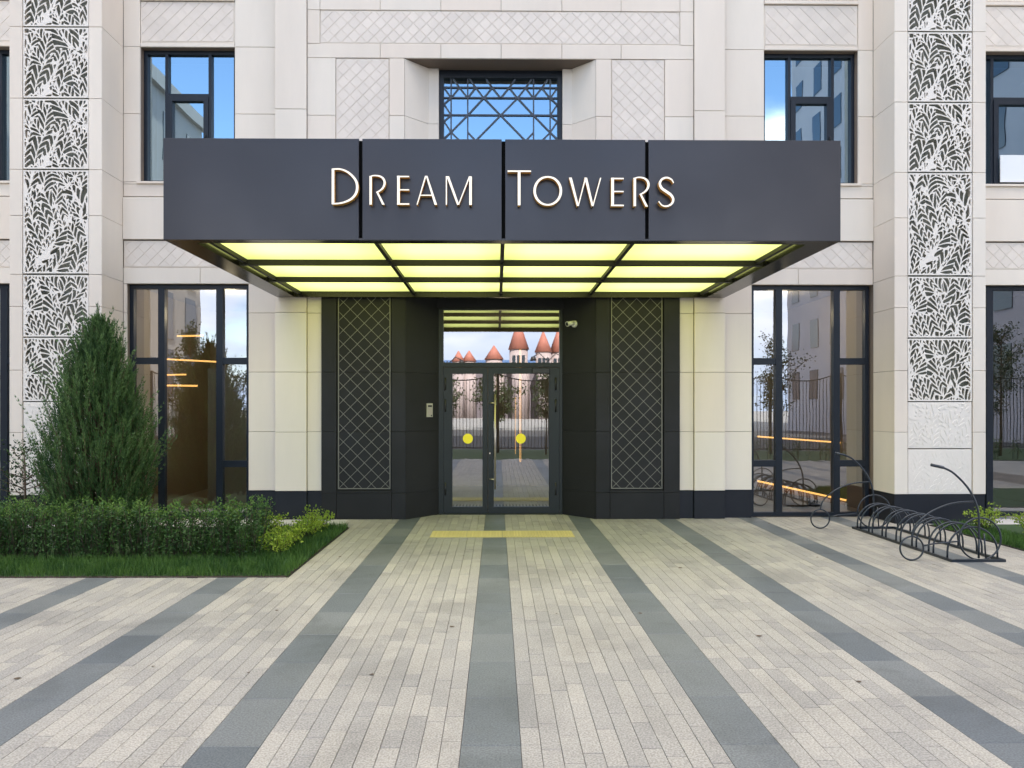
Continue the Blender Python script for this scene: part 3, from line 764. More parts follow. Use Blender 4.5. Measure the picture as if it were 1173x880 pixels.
# ------------------------------------------------------------------ entrance doors
D = MB()
dx = lambda p: PX(490+p/3.384, YD)
dz = lambda p: H + (CY-(340+p/3.384))*YD/F*.999
fx0, fx1 = cb0+.002, cb1-.002
zt0 = dz(50)
D.box(fx0, dx(60), YD+.01, YD+.11, .005, PZ(570,353.5,YD)-.002); D.box(dx(511), fx1, YD+.01, YD+.11, .005, PZ(570,353.5,YD)-.002)
D.box(dx(60), dx(511), YD+.01, YD+.11, dz(255), dz(272)); D.box(dx(60), dx(511), YD+.01, YD+.11, dz(50), PZ(570,353.5,YD)-.002)
fr = D.build('entrance_door', M['doorframe'], building)
quad_panes([(dx(60), dx(511), dz(255), dz(50))], YD+.06, .0005).build('transom_pane', M['glass_door'], fr)
def leaf(xa, xb, ga, gb, zg0_, zg1_, hinge, sx):
    m = MB(); y = YD-.0
    za, zb = .02, dz(274)
    m.box(xa, ga, y, y+.07, za, zb); m.box(gb, xb, y, y+.07, za, zb)
    m.box(ga, gb, y+.001, y+.069, za, zg0_); m.box(ga, gb, y+.001, y+.069, zg1_, zb)
    # glazing bead
    for a, b, c, d_ in ((ga, ga+.012, zg0_, zg1_), (gb-.012, gb, zg0_, zg1_)): m.box(a, b, y+.012, y+.06, c, d_)
    o = m.build('door_leaf', M['doorframe'], building)
    quad_panes([(ga+.012, gb-.012, zg0_, zg1_)], YD+.04, .0015).build('pane', M['glass_door'], o)
    for z in (dz(338), dz(422), dz(745)):
        h = MB(); h.cyl((hinge, y-.008, z-.10), (0,0,1), .014, .014, .2, 10); h.build('hinge', M['dark'], o)
    s = MB(); s.cyl((dx(sx), YD+.036, dz(550.5)), (0,-1,0), .080, .080, .003, 32); s.build('warning_sticker', M['sticker'], o)
    return o
zb_, zt__ = dz(815), dz(298)
lf = leaf(dx(61), dx(233)-.003, dx(92), dx(215), zb_, zt__, dx(68), 155)
rf = leaf(dx(233)+.003, dx(510), dx(253), dx(473), zb_, zt__, dx(496), 361)
h = MB(); hx_ = dx(261)
h.tube([(hx_, YD-.075, dz(745)), (hx_, YD-.075, dz(378))], .014, 12)
for z in (dz(412), dz(707)): h.tube([(hx_, YD-.075, z), (dx(243), YD-.06, z), (dx(241), YD, z)], .010, 8)
h.build('pull_handle', M['steel'], rf)
h = MB(); h.bbox(dx(405), dx(471), YD-.05, YD, dz(297), dz(277), .006); h.bar((dx(430), YD-.03, dz(272)), (dx(447), YD-.03, dz(268)), .02, .02); h.build('door_closer', M['dark'], rf)
h = MB(); h.cyl((dx(241), YD-.004, dz(607)), (0,-1,0), .012, .012, .012, 12); h.build('lock', M['steel'], rf)
th = MB(); th.bbox(fx0, fx1, YD-.02, YD+.14, -.01, .016, .004); th.build('threshold', M['doorframe'], building)

# ------------------------------------------------------------------ rooms behind the glass
def room(x0, x1, z0, z1, y0, y1, name='room_interior', wallm='room'):
    m = MB(); t = .1
    m.box(x0-t, x0, y0, y1+t, z0, z1, 0); m.box(x1, x1+t, y0, y1+t, z0, z1, 0); m.box(x0, x1, y1, y1+t, z0, z1, 0)
    m.box(x0-t, x1+t, y0, y1+t, z1+.001, z1+t, 1); m.box(x0-t, x1+t, y0, y1+t, z0-t, z0-.001, 2)
    return m.build(name, [M[wallm], M['ceil'], M['roomfloor']], building)
zc_ = 3.70
room(-5.95, -3.45, .03, zc_, YW+.22, 15.2); room(4.0, 5.95, .03, zc_, YW+.22, 15.2)
room(-9.3, -7.0, .03, zc_, YW+.22, 15.2); room(6.9, 9.3, .03, zc_, YW+.22, 15.2)
room(-1.6, 1.75, .03, 3.35, 11.775, 15.6, wallm='room')
for a, b in ((-5.75,-3.95),(4.0,5.85),(-9.4,-7.1),(7.1,9.4)): room(a, b, 4.95, 7.5, YW+.22, 14.8, wallm='ceil')
room(-1.05, 1.15, 4.2, 7.2, 11.775, 14.5, wallm='ceil')
# building mass behind, above and beside
ms_ = MB()
ms_.box(-26, 28, 11.5, 28, 9.0, 30); ms_.box(-26, 28, 16.2, 28, -.1, 9.0)
ms_.box(-26, -10.9, 11.2, 16.2, -.1, 9.0); ms_.box(10.9, 28, 11.2, 16.2, -.1, 9.0)
ms_.box(-10.9, 10.9, 11.3, 16.2, 9.0, 9.3)
ms_.box(-10.9, -9.7, 11.76, 16.2, 0, 9); ms_.box(9.7, 10.9, 11.76, 16.2, 0, 9)
ms_.box(-10.9, 10.9, 11.76, 16.2, 7.65, 9.0); ms_.box(-10.9, -1.2, 11.76, 16.2, 3.82, 4.8); ms_.box(1.25, 10.9, 11.76, 16.2, 3.82, 4.8)
ms_.box(-3.3, -1.75, 11.78, 16.2, 0, 3.8); ms_.box(1.9, 3.85, 11.78, 16.2, 0, 3.8)
ms_.build('main_wall', M['far_wall2'], building)

def led(name_label, p, q, w=.03, d=.03, group='amber linear lights inside the ground floor'):
    m = MB(); m.bar(p, q, w, d); hm = MB()
    t = thing('linear_light', p, name_label, 'light', group)
    m.build('diffuser', M['led'], t)
    hm.bar((p[0], p[1], p[2]+w*.6), (q[0], q[1], q[2]+w*.6), w*.4, d*1.2); hm.build('housing', M['dark'], t)
def PP(px, py, Y): return (PX(px,Y), Y, PZ(px,py,Y))
led('highest amber light line behind the left ground floor window', PP(203,385,13), PP(233,384.5,13.0))
led('longest amber light line behind the left ground floor window', PP(172,410.5,12.6), PP(250,414.5,12.6))
led('short amber light line third from top behind left window', PP(190,429.5,13.2), PP(213,429,13.2))
led('lowest amber light line behind the left ground floor window', PP(191,441.5,13.2), PP(226,442,13.2), .035)
led('thin high amber line behind the right ground floor window', PP(868,500,12.6), PP(969,507.5,12.6), .03)
# counter with warm light
ct = thing('reception_counter', (4.9, 12.1, .03), 'low wooden counter behind right ground floor window lit by an amber strip', 'counter')
m = MB()
a, b = PP(868,551,11.9), PP(969,573,11.9)
m.add([(a[0],11.93,a[2]-.03),(b[0],11.93,b[2]-.03),(b[0],12.5,b[2]-.03),(a[0],12.5,a[2]-.03),(a[0],11.93,a[2]-.10),(b[0],11.93,b[2]-.10),(b[0],12.5,b[2]-.10),(a[0],12.5,a[2]-.10)],
      [(0,1,2,3),(7,6,5,4),(0,4,5,1),(1,5,6,2),(2,6,7,3),(3,7,4,0)])
m.build('counter_top', M['wood'], ct)
for q_ in ((4.1,4.2,.33),(5.3,5.4,.12)):
    m = MB(); m.box(q_[0], q_[1], 12.1, 12.4, .03, q_[2]); m.build('support', M['dark'], ct)
led('thick sloping amber light strip on counter behind right ground floor window', (a[0],11.90,a[2]), (b[0],11.90,b[2]), .035)
led('tall vertical amber light inside the lobby behind right door leaf', PP(596,400,13.0), PP(596,529,13.0), .028)
led('thin vertical amber light inside lobby beside the tall one', PP(590.5,455,13.2), PP(590.5,520,13.2), .012)
for i, (px_, py_, Y, txt) in enumerate(((203,331.5,12.0,'ceiling spot behind middle pane of left ground floor window'), (262,331.5,12.0,'ceiling spot behind right pane of left ground floor window'),
        (881,336.5,11.9,'ceiling spot behind left pane of right ground floor window'), (944.5,336.5,11.9,'ceiling spot behind middle pane of right ground floor window'))):
    z = 3.69; xx = PX(px_, Y)
    t = thing('ceiling_spot', (xx, Y, z), txt, 'light', 'round ceiling spots inside the ground floor')
    m = MB(); m.cyl((xx, Y+.12, z-.006), (0,0,-1), .07, .07, .005, 20); m.build('lens', M['downlight'], t)
    m = MB(); m.cyl((xx, Y+.12, z+.004), (0,0,-1), .09, .09, .009, 20); m.build('ring', M['white'], t)
m = MB(); m.box(PX(238,12.2), -3.46, 12.2, 12.3, .03, 2.35); m.build('partition_wall', M['room'], building)
for i, (x_, y_, z_, e_) in enumerate(((-4.6,12.6,3.3,5.5),(4.9,12.6,3.3,3.5),(.1,13.6,2.6,2))):  # first two carry the ceiling spots' light; lobby one is added, without fixture
    l_ = bpy.data.lights.new('room_fill', 'POINT'); l_.energy = e_; l_.shadow_soft_size = .12; l_.color = (1,.80,.52)
    lo2 = bpy.data.objects.new('room_fill', l_); COL.objects.link(lo2); lo2.location = (x_, y_, z_)
dm = thing('door_mat', (.07, 12.2, .03), 'slatted metal door grating on lobby floor just behind the glass doors', 'door mat')
m = MB(); m.box(-.75, .95, 11.95, 12.5, .031, .04); m.build('frame', M['dark'], dm)
m = MB()
for i in range(30): m.box(-.72+i*.056, -.72+i*.056+.026, 11.98, 12.47, .0405, .052)
m.build('slat', M['steel'], dm)

# ------------------------------------------------------------------ canopy
YF = 7.30
cz0, cz1 = 3.365, H+(CY-159.6)*YF/F
cx0, cx1 = PX(187,YF), PX(963,YF)
can = thing('entrance_canopy', ((cx0+cx1)/2, 9, cz0), 'charcoal metal entrance canopy with glowing green ceiling over the doors', 'canopy')
jx = [cx0, PX(411,YF), PX(415,YF), PX(574.7,YF), PX(578.7,YF), PX(739.2,YF), PX(743,YF), cx1]
for i in range(0, 8, 2):
    m = MB(); m.bbox(jx[i], jx[i+1], YF, YF+.03, cz0+.004, cz1, .003); m.build('fascia_panel', M['canopy'], can)
m = MB(); m.box(cx0+.002, cx1-.002, YF+.032, YF+.06, cz0+.02, cz1-.01); m.build('fascia_backing', mat('seam_black', (.003,.003,.003), .9, spec=.1), can)
for xa, xb in ((cx0, cx0+.03), (cx1-.03, cx1)):
    m = MB(); m.box(xa, xb, YF+.034, YCc-.06, cz0+.004, cz1-.001); m.build('side_panel', M['canopy'], can)
m = MB(); m.box(cx0+.03, cx1-.03, YF+.062, YB-.008, cz1-.06, cz1-.02); m.build('roof', M['canopy'], can)
bx0, bx1 = PX(229.7, 7.5)+0, PX(922, 7.5)
bx0, bx1 = -3.05, 3.17
m = MB(); yb = YF+.15; ye = 11.02
m.box(cx0+.002, cx1-.002, YF+.002, yb, cz0, cz0+.02); m.box(cx0+.002, bx0, yb, YB-.03, cz0, cz0+.02); m.box(bx1, cx1-.002, yb, YB-.03, cz0, cz0+.02)
m.box(bx0, bx1, ye, YB-.008, cz0, cz0+.02)
m.box(bx0-.01, bx0-.0005, yb, ye, cz0+.02, 3.6); m.box(bx1+.0005, bx1+.01, yb, ye, cz0+.02, 3.6); m.box(bx0, bx1, yb-.012, yb-.001, cz0+.02, 3.6); m.box(bx0, bx1, ye+.001, ye+.012, cz0+.02, 3.6)
m.build('soffit_border', M['soffit'], can)
rows = [8.66, 9.80]; cols = [-2.975, -1.26, .06, 1.42, 3.095]
for y in rows:
    m = MB(); m.box(bx0, bx1, y, y+.07, 3.385, 3.448); m.build('cross_beam', M['beam'], can)
for x in cols:
    m = MB(); m.box(x-.022, x+.022, yb, ye, 3.405, 3.4495); m.build('long_beam', M['beam'], can)
yy = [yb]+rows+[ye]; xx = [bx0]+cols+[bx1]
for i in range(3):
    for j in range(6):
        m = MB(); m.box(xx[j]+.003, xx[j+1]-.003, yy[i]+.003, yy[i+1]-.003, 3.45, 3.46); m.build('light_panel', M['light_panel'], can)

# ------------------------------------------------------------------ sign letters
sign = thing('entrance_sign', (.07, 7.24, 3.9), 'raised gold and white letters reading Dream Towers on canopy front', 'sign')
YS = 7.225
def stroke_poly(pts, hcut=True):
    P_ = [(p[0], p[1]) for p in pts]; n = len(P_)
    if n == 2 and hcut and abs(P_[0][1]-P_[1][1]) > abs(P_[0][0]-P_[1][0]):
        return [(P_[0][0]-pts[0][2]/2,P_[0][1]),(P_[0][0]+pts[0][2]/2,P_[0][1]),(P_[1][0]+pts[1][2]/2,P_[1][1]),(P_[1][0]-pts[1][2]/2,P_[1][1])]
    l, r = [], []
    for i in range(n):
        a = P_[max(i-1,0)]; b = P_[min(i+1,n-1)]; dx_, dy_ = b[0]-a[0], b[1]-a[1]; q = math.hypot(dx_, dy_)
        nx, ny = -dy_/q, dx_/q; w = pts[i][2]/2
        l.append((P_[i][0]+nx*w, P_[i][1]+ny*w)); r.append((P_[i][0]-nx*w, P_[i][1]-ny*w))
    return l + r[::-1]
def smooth(pts, k=4):
    out = []
    n = len(pts)
    for i in range(n-1):
        p0, p1, p2, p3 = pts[max(i-1,0)], pts[i], pts[i+1], pts[min(i+2,n-1)]
        for j in range(k):
            t = j/k
            out.append(tuple(.5*((2*p1[c])+(-p0[c]+p2[c])*t+(2*p0[c]-5*p1[c]+4*p2[c]-p3[c])*t*t+(-p0[c]+3*p1[c]-3*p2[c]+p3[c])*t**3) for c in range(3)))
    out.append(pts[-1]); return out
def letter(strokes, ox, oy, sc):
    m = MB(); strokes = [[(p[0], p[1], p[2]*.80) for p in q] for q in strokes]
    for k, s in enumerate(strokes):
        curved = len(s) > 2
        s = smooth(s) if curved else s
        if curved:
            # build as quads so that concave ribbons triangulate cleanly
            pl_ = stroke_poly(s); n = len(s); Lp = pl_[:n]; Rp = pl_[n:][::-1]
            f_, b_ = YS+.0006*k, YS+.062-.0005*k
            W = lambda q, y: (PX(ox+q[0]/sc, YS), y, H+(CY-(oy+q[1]/sc))*YS/F)
            vs = [W(q, f_) for q in Lp]+[W(q, f_) for q in Rp]+[W(q, b_) for q in Lp]+[W(q, b_) for q in Rp]
            ff = [(i, i+1, n+i+1, n+i) for i in range(n-1)]; m.add(vs, ff, 0)
            base = len(m.v)-len(vs)
            for i in range(n-1):
                for quad in ((i, 2*n+i, 2*n+i+1, i+1), (n+i, n+i+1, 3*n+i+1, 3*n+i), (2*n+i, 3*n+i, 3*n+i+1, 2*n+i+1)):
                    m.f.append(tuple(base+q for q in quad)); m.m.append(1); m.sm.append(False)
            for quad in ((0, n, 3*n, 2*n), (n-1, 3*n-1, 4*n-1, 2*n-1)):
                m.f.append(tuple(base+q for q in quad)); m.m.append(1); m.sm.append(False)
        else:
            pl_ = [(PX(ox+q[0]/sc, YS), H+(CY-(oy+q[1]/sc))*YS/F) for q in stroke_poly(s)]
            m.prism(pl_, YS+.0006*k, YS+.062-.0005*k, 0, 1)
    m.build('letter', [M['letter'], M['gold']], sign)
A_ = (370, 180, 5.865); B_ = (575, 180, 5.586)
letter([[(67,82,22),(67,320,22)], [(60,86,12),(110,84,13),(155,98,15),(195,128,18),(222,165,20),(230,205,21),(222,245,20),(195,280,18),(155,302,15),(110,314,13),(60,317,12)]], *A_)
def RR(x): return [[(x,130,20),(x,322,20)], [(x-8,136,9),(x+22,127,10),(x+60,131,13),(x+85,148,17),(x+94,176,18),(x+85,205,16),(x+65,226,13),(x+38,241,10)], [(x+44,238,16),(x+86,322,20)]]
letter(RR(320), *A_)
def EE(x, top=128, bot=322): return [[(x,top,22),(x,bot,22)], [(x-10,top+5,11),(x+71,top+5,11)], [(x+8,(top+bot)/2-3,10),(x+71,(top+bot)/2-3,10)], [(x-10,bot-5,12),(x+72,bot-5,12)]]
letter(EE(507), *A_)
letter([[(690,128,12),(632,322,9)], [(696,128,14),(758,322,22)], [(655,258,9),(738,258,9)]], *A_)
letter([[(829,130,10),(829,322,10)], [(838,130,22),(908,322,18)], [(985,130,12),(910,322,9)], [(991,130,22),(991,322,22)]], *A_)
letter([[(36,90,12),(186,90,12)], [(110,86,22),(110,308,22)]], *B_)
O = [(293+84*math.sin(t), 215-90*math.cos(t), 13+7*abs(math.sin(t))) for t in [2*math.pi*i/14 for i in range(15)]]
letter([O], *B_)
letter([[(438,130,22),(486,312,16)], [(535,130,10),(488,312,9)], [(536,130,22),(580,312,16)], [(632,130,9),(582,312,9)]], *B_)
letter(EE(708,130,312), *B_)
letter([[(850,130,20),(850,312,20)], [(842,136,9),(872,127,10),(906,131,13),(930,148,17),(938,175,18),(929,203,16),(909,223,13),(882,238,10)], [(888,236,16),(927,314,20)]], *B_)
letter([[(1098,162,8),(1085,140,11),(1055,128,14),(1025,138,16),(1010,165,18),(1022,195,20),(1050,216,21),(1080,238,20),(1096,265,18),(1088,293,16),(1058,311,13),(1025,306,10),(1003,280,8)]], *B_)

# ------------------------------------------------------------------ camera and intercom on the surround
def chamfer_pt(side, t, off=0):
    a, b = ((ca0, YB), (cb0, YD)) if side < 0 else ((ca1, YB), (cb1, YD))
    x = a[0]+(b[0]-a[0])*t; y = a[1]+(b[1]-a[1])*t
    dx_, dy_ = b[0]-a[0], b[1]-a[1]; q = math.hypot(dx_,dy_)
    n = Vector((dy_/q, -dx_/q, 0)) if side < 0 else Vector((-dy_/q, dx_/q, 0))
    if n.y > 0: n = -n
    return Vector((x, y, 0)) + n*off, n, Vector((dx_/q, dy_/q, 0))
p, n, tdir = chamfer_pt(1, .62)
z = H+(CY-371)*11.38/F
cc_ = thing('security_camera', (p.x, p.y, z), 'small white security camera on black surround right of the doors', 'camera')
m = MB(); m.cyl(p+Vector((0,0,z)), n, .055, .05, .03, 24); m.build('mount', M['white'], cc_)
q = p + n*.07 + Vector((-.005,0,z+.01))
m = MB(); m.tube([p+n*.025+Vector((0,0,z)), q], .018, 10); m.build('bracket', M['white'], cc_)
ax = Vector((-.8,-.55,-.22)).normalized()
m = MB(); m.cyl(q-ax*.04, ax, .034, .034, .12, 20); m.cyl(q+ax*.075, ax, .040, .040, .02, 20); m.build('camera_body', M['white'], cc_)
m = MB(); m.cyl(q+ax*.096, ax, .03, .028, .004, 20); m.build('lens', M['dark'], cc_)
p, n, tdir = chamfer_pt(-1, .70)
z = H+(CY-470)*11.45/F
ic = thing('intercom', (p.x, p.y, z), 'small metal intercom panel with keypad on black surround left of doors', 'intercom')
def obox(m, c, w_, h_, d0, d1):
    vs = []
    for dd in (d0, d1):
        for a, b in ((-1,-1),(1,-1),(1,1),(-1,1)): vs.append(c + tdir*(a*w_/2) + Vector((0,0,b*h_/2)) + n*dd)
    m.add(vs, [(0,3,2,1),(4,5,6,7),(0,1,5,4),(1,2,6,5),(2,3,7,6),(3,0,4,7)])
c = p+Vector((0,0,z))
m = MB(); obox(m, c, .12, .215, 0, .02); m.build('housing', M['intercom'], ic)
m = MB(); obox(m, c+Vector((0,0,.065)), .08, .028, .0205, .024); m.build('display', M['dark'], ic)
m = MB()
for i in range(3):
    for j in range(4): obox(m, c+tdir*((i-1)*.026)+Vector((0,0,.02-j*.024)), .018, .014, .0205, .025)
m.build('keypad', M['steel'], ic)
m = MB(); m.cyl(c+tdir*.03+Vector((0,0,-.085))+n*.0205, n, .012, .012, .004, 12); m.build('button', M['dark'], ic)

# ------------------------------------------------------------------ ground, paving
g = MB(); g.add([(-600,-600,-.06),(600,-600,-.06),(600,600,-.06),(-600,600,-.06)], [(0,1,2,3)]); struct(g.build('ground', M['ground']))
g = MB(); g.box(-11, 13, -.8, 11.7, -.055, -.012); struct(g.build('paving_base', M['bed']))
BLx, BLy, BLb = -2.09, 7.30, 10.35       # left bed: right edge, front, back
BRx, BRy, BRb = 6.22, 7.6, 10.45
pav = MB(); sl_ = MB(); rnd = random.Random(3)
def in_bed(x, y): return (x < BLx and BLy < y < BLb) or (x > BRx and BRy < y < BRb)
def cut_runs(x0, x1, ya, yb_):
    """clip a paver against beds and walls"""
    xm = (x0+x1)/2
    segs = [(ya, yb_)]
    if xm < BLx: segs = [(a, min(b, BLy)) for a, b in segs if a < BLy-.01] + [(max(a, BLb), b) for a, b in segs if b > BLb+.01]
    if xm > BRx: segs = [(a, min(b, BRy)) for a, b in segs if a < BRy-.01] + [(max(a, BRb), b) for a, b in segs if b > BRb+.01]
    return segs
XS0 = -.18
for k in range(-8, 9):
    sx = XS0 + 1.3*k
    if sx < -10.6 or sx > 11.5: continue
    y = -.6 + .05
    while y < 11.6:
        for a, b in cut_runs(sx, sx+.3, y, min(y+.6, 11.62)):
            if b-a > .02:
                dzz = [rnd.uniform(-.0006,.0006) for _ in range(4)]
                sl_.tbox(sx+.0015, sx+.2985, a+.0015, b-.0015, -.012, 0.0, .002, dz=dzz)
        y += .6
    for c in range(10):
        xx0 = sx+.3+c*.1; y = -.6-rnd.random()*.5
        while y < 11.6:
            Lp = rnd.choices((.2,.3,.4,.6), (3,3,5,2))[0]
            for a, b in cut_runs(xx0, xx0+.1, y, min(y+Lp, 11.62)):
                if b-a > .02:
                    z0_ = rnd.uniform(-.0012,.0012); dzz = [z0_+rnd.uniform(-.0007,.0007) for _ in range(4)]
                    pav.tbox(xx0+.0014, xx0+.0986, a+.0016, b-.0016, -.012, 0.0, .0016, dz=dzz)
            y += Lp
struct(pav.build('paving', M['paver'])); struct(sl_.build('paving_stripe', M['slab']))
t = MB(); tx0, tx1 = PX(494,9.8), PX(656.5,9.8); ty0, ty1 = F*H/(615.8-CY), F*H/(608.6-CY)
nt = 4
for i in range(nt):
    a = tx0+(tx1-tx0)*i/nt; b = tx0+(tx1-tx0)*(i+1)/nt
    t.tbox(a+.002, b-.002, ty0, ty1, .001, .006, .001)
    for q in range(11):
        t.tbox(a+.03+q*.04, a+.05+q*.04, ty0+.02, ty1-.02, .005, .010, .002)
struct(t.build('tactile_paving', M['tactile']))
# pale strip between bed and facade and kerb edging
t = MB(); t.tbox(-10.8, BLx-.15, BLb+.003, 11.02, -.01, .006, .003); t.tbox(BRx+.2, 10.8, BRb+.003, 11.02, -.01, .006, .003)
struct(t.build('gravel_strip', M['concrete']))
t = MB()
t.tbox(-11, BLx-.012, BLy+.001, BLb-.001, -.04, .012, .005); t.tbox(BRx+.012, 13, BRy+.001, BRb-.001, -.04, .012, .005)
struct(t.build('flower_bed_soil', M['soil']))
t = MB()
t.box(-11, BLx, BLy-.0, BLy+.008, -.03, -.002); t.box(BLx-.009, BLx-.001, BLy+.009, BLb, -.03, -.002)
t.box(BRx+.001, BRx+.009, BRy+.009, BRb, -.03, .012); t.box(BRx, 13, BRy, BRy+.008, -.03, .012)
struct(t.build('path_edging', M['fence']))
# small leaf litter and stains on the paving
lt_ = MB(); rnd = random.Random(5)
for i in range(46):
    x, y = rnd.uniform(-7,8), rnd.uniform(3.4,11.0)
    if in_bed(x, y): continue
    r = rnd.uniform(.006,.018); a = rnd.uniform(0,6.28)
    lt_.add([(x+r*1.6*math.cos(a+q)*(1 if k%2 else .6), y+r*math.sin(a+q), .0035+rnd.uniform(0,.004)) for k, q in enumerate((0,1.2,2.3,3.3,4.4,5.4))], [(0,1,2,3,4,5)])
o = lt_.build('leaf_litter', M['bark']); o['kind'] = 'stuff'; tag(o, 'scattered tiny dry leaf bits lying on the paving', 'litter')

# ------------------------------------------------------------------ vegetation
def leafquad(mb, c, size, rnd, up=.3, ar=.55, mi=0, nrm=None):
    d1 = Vector((rnd.gauss(0,1), rnd.gauss(0,1), rnd.gauss(0,1)+up)).normalized()
    if nrm is not None: d1 = (d1 + nrm*1.0).normalized()
    side = d1.cross(Vector((rnd.gauss(0,1), rnd.gauss(0,1), rnd.gauss(0,1)))).normalized()
    c = Vector(c); L_ = size; w = size*ar/2
    mid = c + d1*L_*.45
    bend = side.cross(d1)*L_*.12
    mb.add([c, mid+side*w+bend, c+d1*L_, mid-side*w+bend], [(0,1,2),(0,2,3)], mi)
def grass(name, zones, n, label, hmin=.04, hmax=.125):
    m = MB(); rnd = random.Random(len(name)+n)
    tot = sum((x1-x0)*(y1-y0) for x0,x1,y0,y1 in zones)
    for x0, x1, y0, y1 in zones:
        for _ in range(int(n*(x1-x0)*(y1-y0)/tot)):
            x, y = rnd.uniform(x0,x1), rnd.uniform(y0,y1); h = rnd.uniform(hmin,hmax); a = rnd.uniform(0,6.28); w = rnd.uniform(.002,.0045)
            lx_, ly_ = rnd.gauss(0,.022), rnd.gauss(0,.022)
            ca, sa = math.cos(a)*w, math.sin(a)*w
            m.add([(x-ca,y-sa,.01),(x+ca,y+sa,.01),(x+ca*.8+lx_*.4,y+sa*.8+ly_*.4,h*.6),(x-ca*.8+lx_*.4,y-sa*.8+ly_*.4,h*.6),(x+lx_,y+ly_,h)], [(0,1,2,3),(3,2,4)])
    o = m.build(name, M['grass']); o['kind'] = 'stuff'; tag(o, label, 'grass'); return o
grass('grass', [(-7.6,BLx,BLy+.004,8.05),(-2.75,BLx,8.05,BLb-.05),(-3.6,-2.7,8.3,10.2)], 38000, 'dark green grass strip around the left planting bed')
grass('grass', [(BRx,6.75,8.05,BRb-.1),(6.6,9.0,BRy,8.2)], 15000, 'green grass edging the right planting bed by the bicycle rack')
u_ = MB(); u_.add([(-10.9,BLy+.02,.016),(BLx-.02,BLy+.02,.016),(BLx-.02,BLb-.02,.016),(-10.9,BLb-.02,.016)], [(0,1,2,3)])
u_.add([(BRx+.02,BRy+.02,.016),(12.9,BRy+.02,.016),(12.9,BRb-.02,.016),(BRx+.02,BRb-.02,.016)], [(0,1,2,3)])
struct(u_.build('lawn', M['lawn']))

# clipped hedge
hg = thing('hedge', (-5.2, 8.3, .01), 'low dark green clipped hedge along the front of the left bed', 'hedge')
m = MB(); mn = MB(); st = MB(); rnd = random.Random(12)
hx0, hx1, hy0, hy1 = -8.4, -2.62, 7.98, 8.66
nplants = 110; plants = [(rnd.uniform(hx0+.05,hx1-.03), rnd.uniform(hy0+.06,hy1-.06)) for _ in range(nplants)]
plants += [(hx0+(hx1-hx0)*(i+.5)/60+rnd.uniform(-.04,.04), hy0+.10+rnd.uniform(-.05,.05)) for i in range(60)]
for bx, by in plants:
    hgt = rnd.uniform(.50,.62)
    for s in range(5):
        a = rnd.uniform(0,6.28); sp_ = rnd.uniform(.02,.13); top = Vector((bx+math.cos(a)*sp_, by+math.sin(a)*sp_, hgt*rnd.uniform(.8,1.08)))
        base = Vector((bx+rnd.uniform(-.02,.02), by+rnd.uniform(-.02,.02), .01))
        pts = [base, base.lerp(top,.5)+Vector((rnd.gauss(0,.012),rnd.gauss(0,.012),0)), top]
        st.tube(pts, [.0045,.0035,.002], 4)
        for k in range(52):
            t_ = rnd.uniform(.08,1)**.8; q = base.lerp(top, t_)+Vector((rnd.gauss(0,.026),rnd.gauss(0,.026),rnd.gauss(0,.012)))
            leafquad(m, q, rnd.uniform(.022,.042), rnd, .4, .6)
        if rnd.random() < .95:
            for k in range(9):
                q = top+Vector((rnd.gauss(0,.018),rnd.gauss(0,.018),rnd.uniform(-.02,.05)))
                leafquad(mn, q, rnd.uniform(.02,.034), rnd, 1.2, .5)
m.build('foliage', M['hedge'], hg); mn.build('new_shoots', M['hedge_new'], hg); st.build('stem', M['twig'], hg)

def shrub(name, x, y, r, hgt, seed, label, group, leafm='lime', n=420, ls=(.022,.045)):
    t = thing(name, (x, y, .01), label, 'shrub', group); rnd = random.Random(seed)
    fo = MB(); stt = MB()
    for s in range(22):
        a = rnd.uniform(0,6.28); sp_ = r*math.sqrt(rnd.random()); top = Vector((x+math.cos(a)*sp_, y+math.sin(a)*sp_, hgt*(1-.35*(sp_/r)**2)*rnd.uniform(.75,1.1)))
        base = Vector((x+math.cos(a)*sp_*.2, y+math.sin(a)*sp_*.2, .01))
        pts = [base.lerp(top, q)+Vector((0,0,.10*hgt*math.sin(q*3.14))) for q in (0,.5,1)]
        stt.tube(pts, [.004,.003,.0015], 4)
        for k in range(n//22):
            q_ = rnd.uniform(.3,1.03); q = base.lerp(top, q_)+Vector((rnd.gauss(0,.028),rnd.gauss(0,.028),.10*hgt*math.sin(min(q_,1)*3.14)+rnd.gauss(0,.012)))
            leafquad(fo, q, rnd.uniform(*ls), rnd, .6, .6)
    fo.build('foliage', M[leafm], t); stt.build('stem', M['twig'], t)
gl_ = 'lime green shrubs along the left bed edge'
for i, (x, y, r, h_, lb) in enumerate(((-2.50,8.25,.24,.34,'lime green shrub nearest the front corner of the left bed'),
        (-2.46,8.75,.24,.36,'lime green shrub second from the front along left bed edge'),
        (-2.42,9.25,.24,.36,'lime green shrub in the middle of the left bed edge row'),
        (-2.40,9.75,.25,.38,'lime green shrub last in the row beside the black plinth'),
        (-3.05,9.75,.22,.34,'yellow green shrub just behind the hedge end near the wall'))):
    shrub('flowering_shrub', x, y, r, h_, 40+i, lb, gl_, n=520)
gr_ = 'green shrubs in the right bed'
for i, (x, y, r, h_, lb) in enumerate(((6.55,9.75,.28,.40,'bright green shrub at the left end of right bed behind the bicycle rack'),
        (7.0,9.45,.28,.38,'bright green shrub second in right bed beside the stone pier'),
        (7.35,9.1,.28,.38,'bright green shrub at the right edge of the photo by the window'),
        (6.85,8.95,.24,.30,'lowest bright green shrub at the front of the right bed'),
        (7.6,9.7,.3,.42,'bright green shrub farthest right under the ground floor window'))):
    shrub('leafy_shrub', x, y, r, h_, 60+i, lb, gr_, n=560)

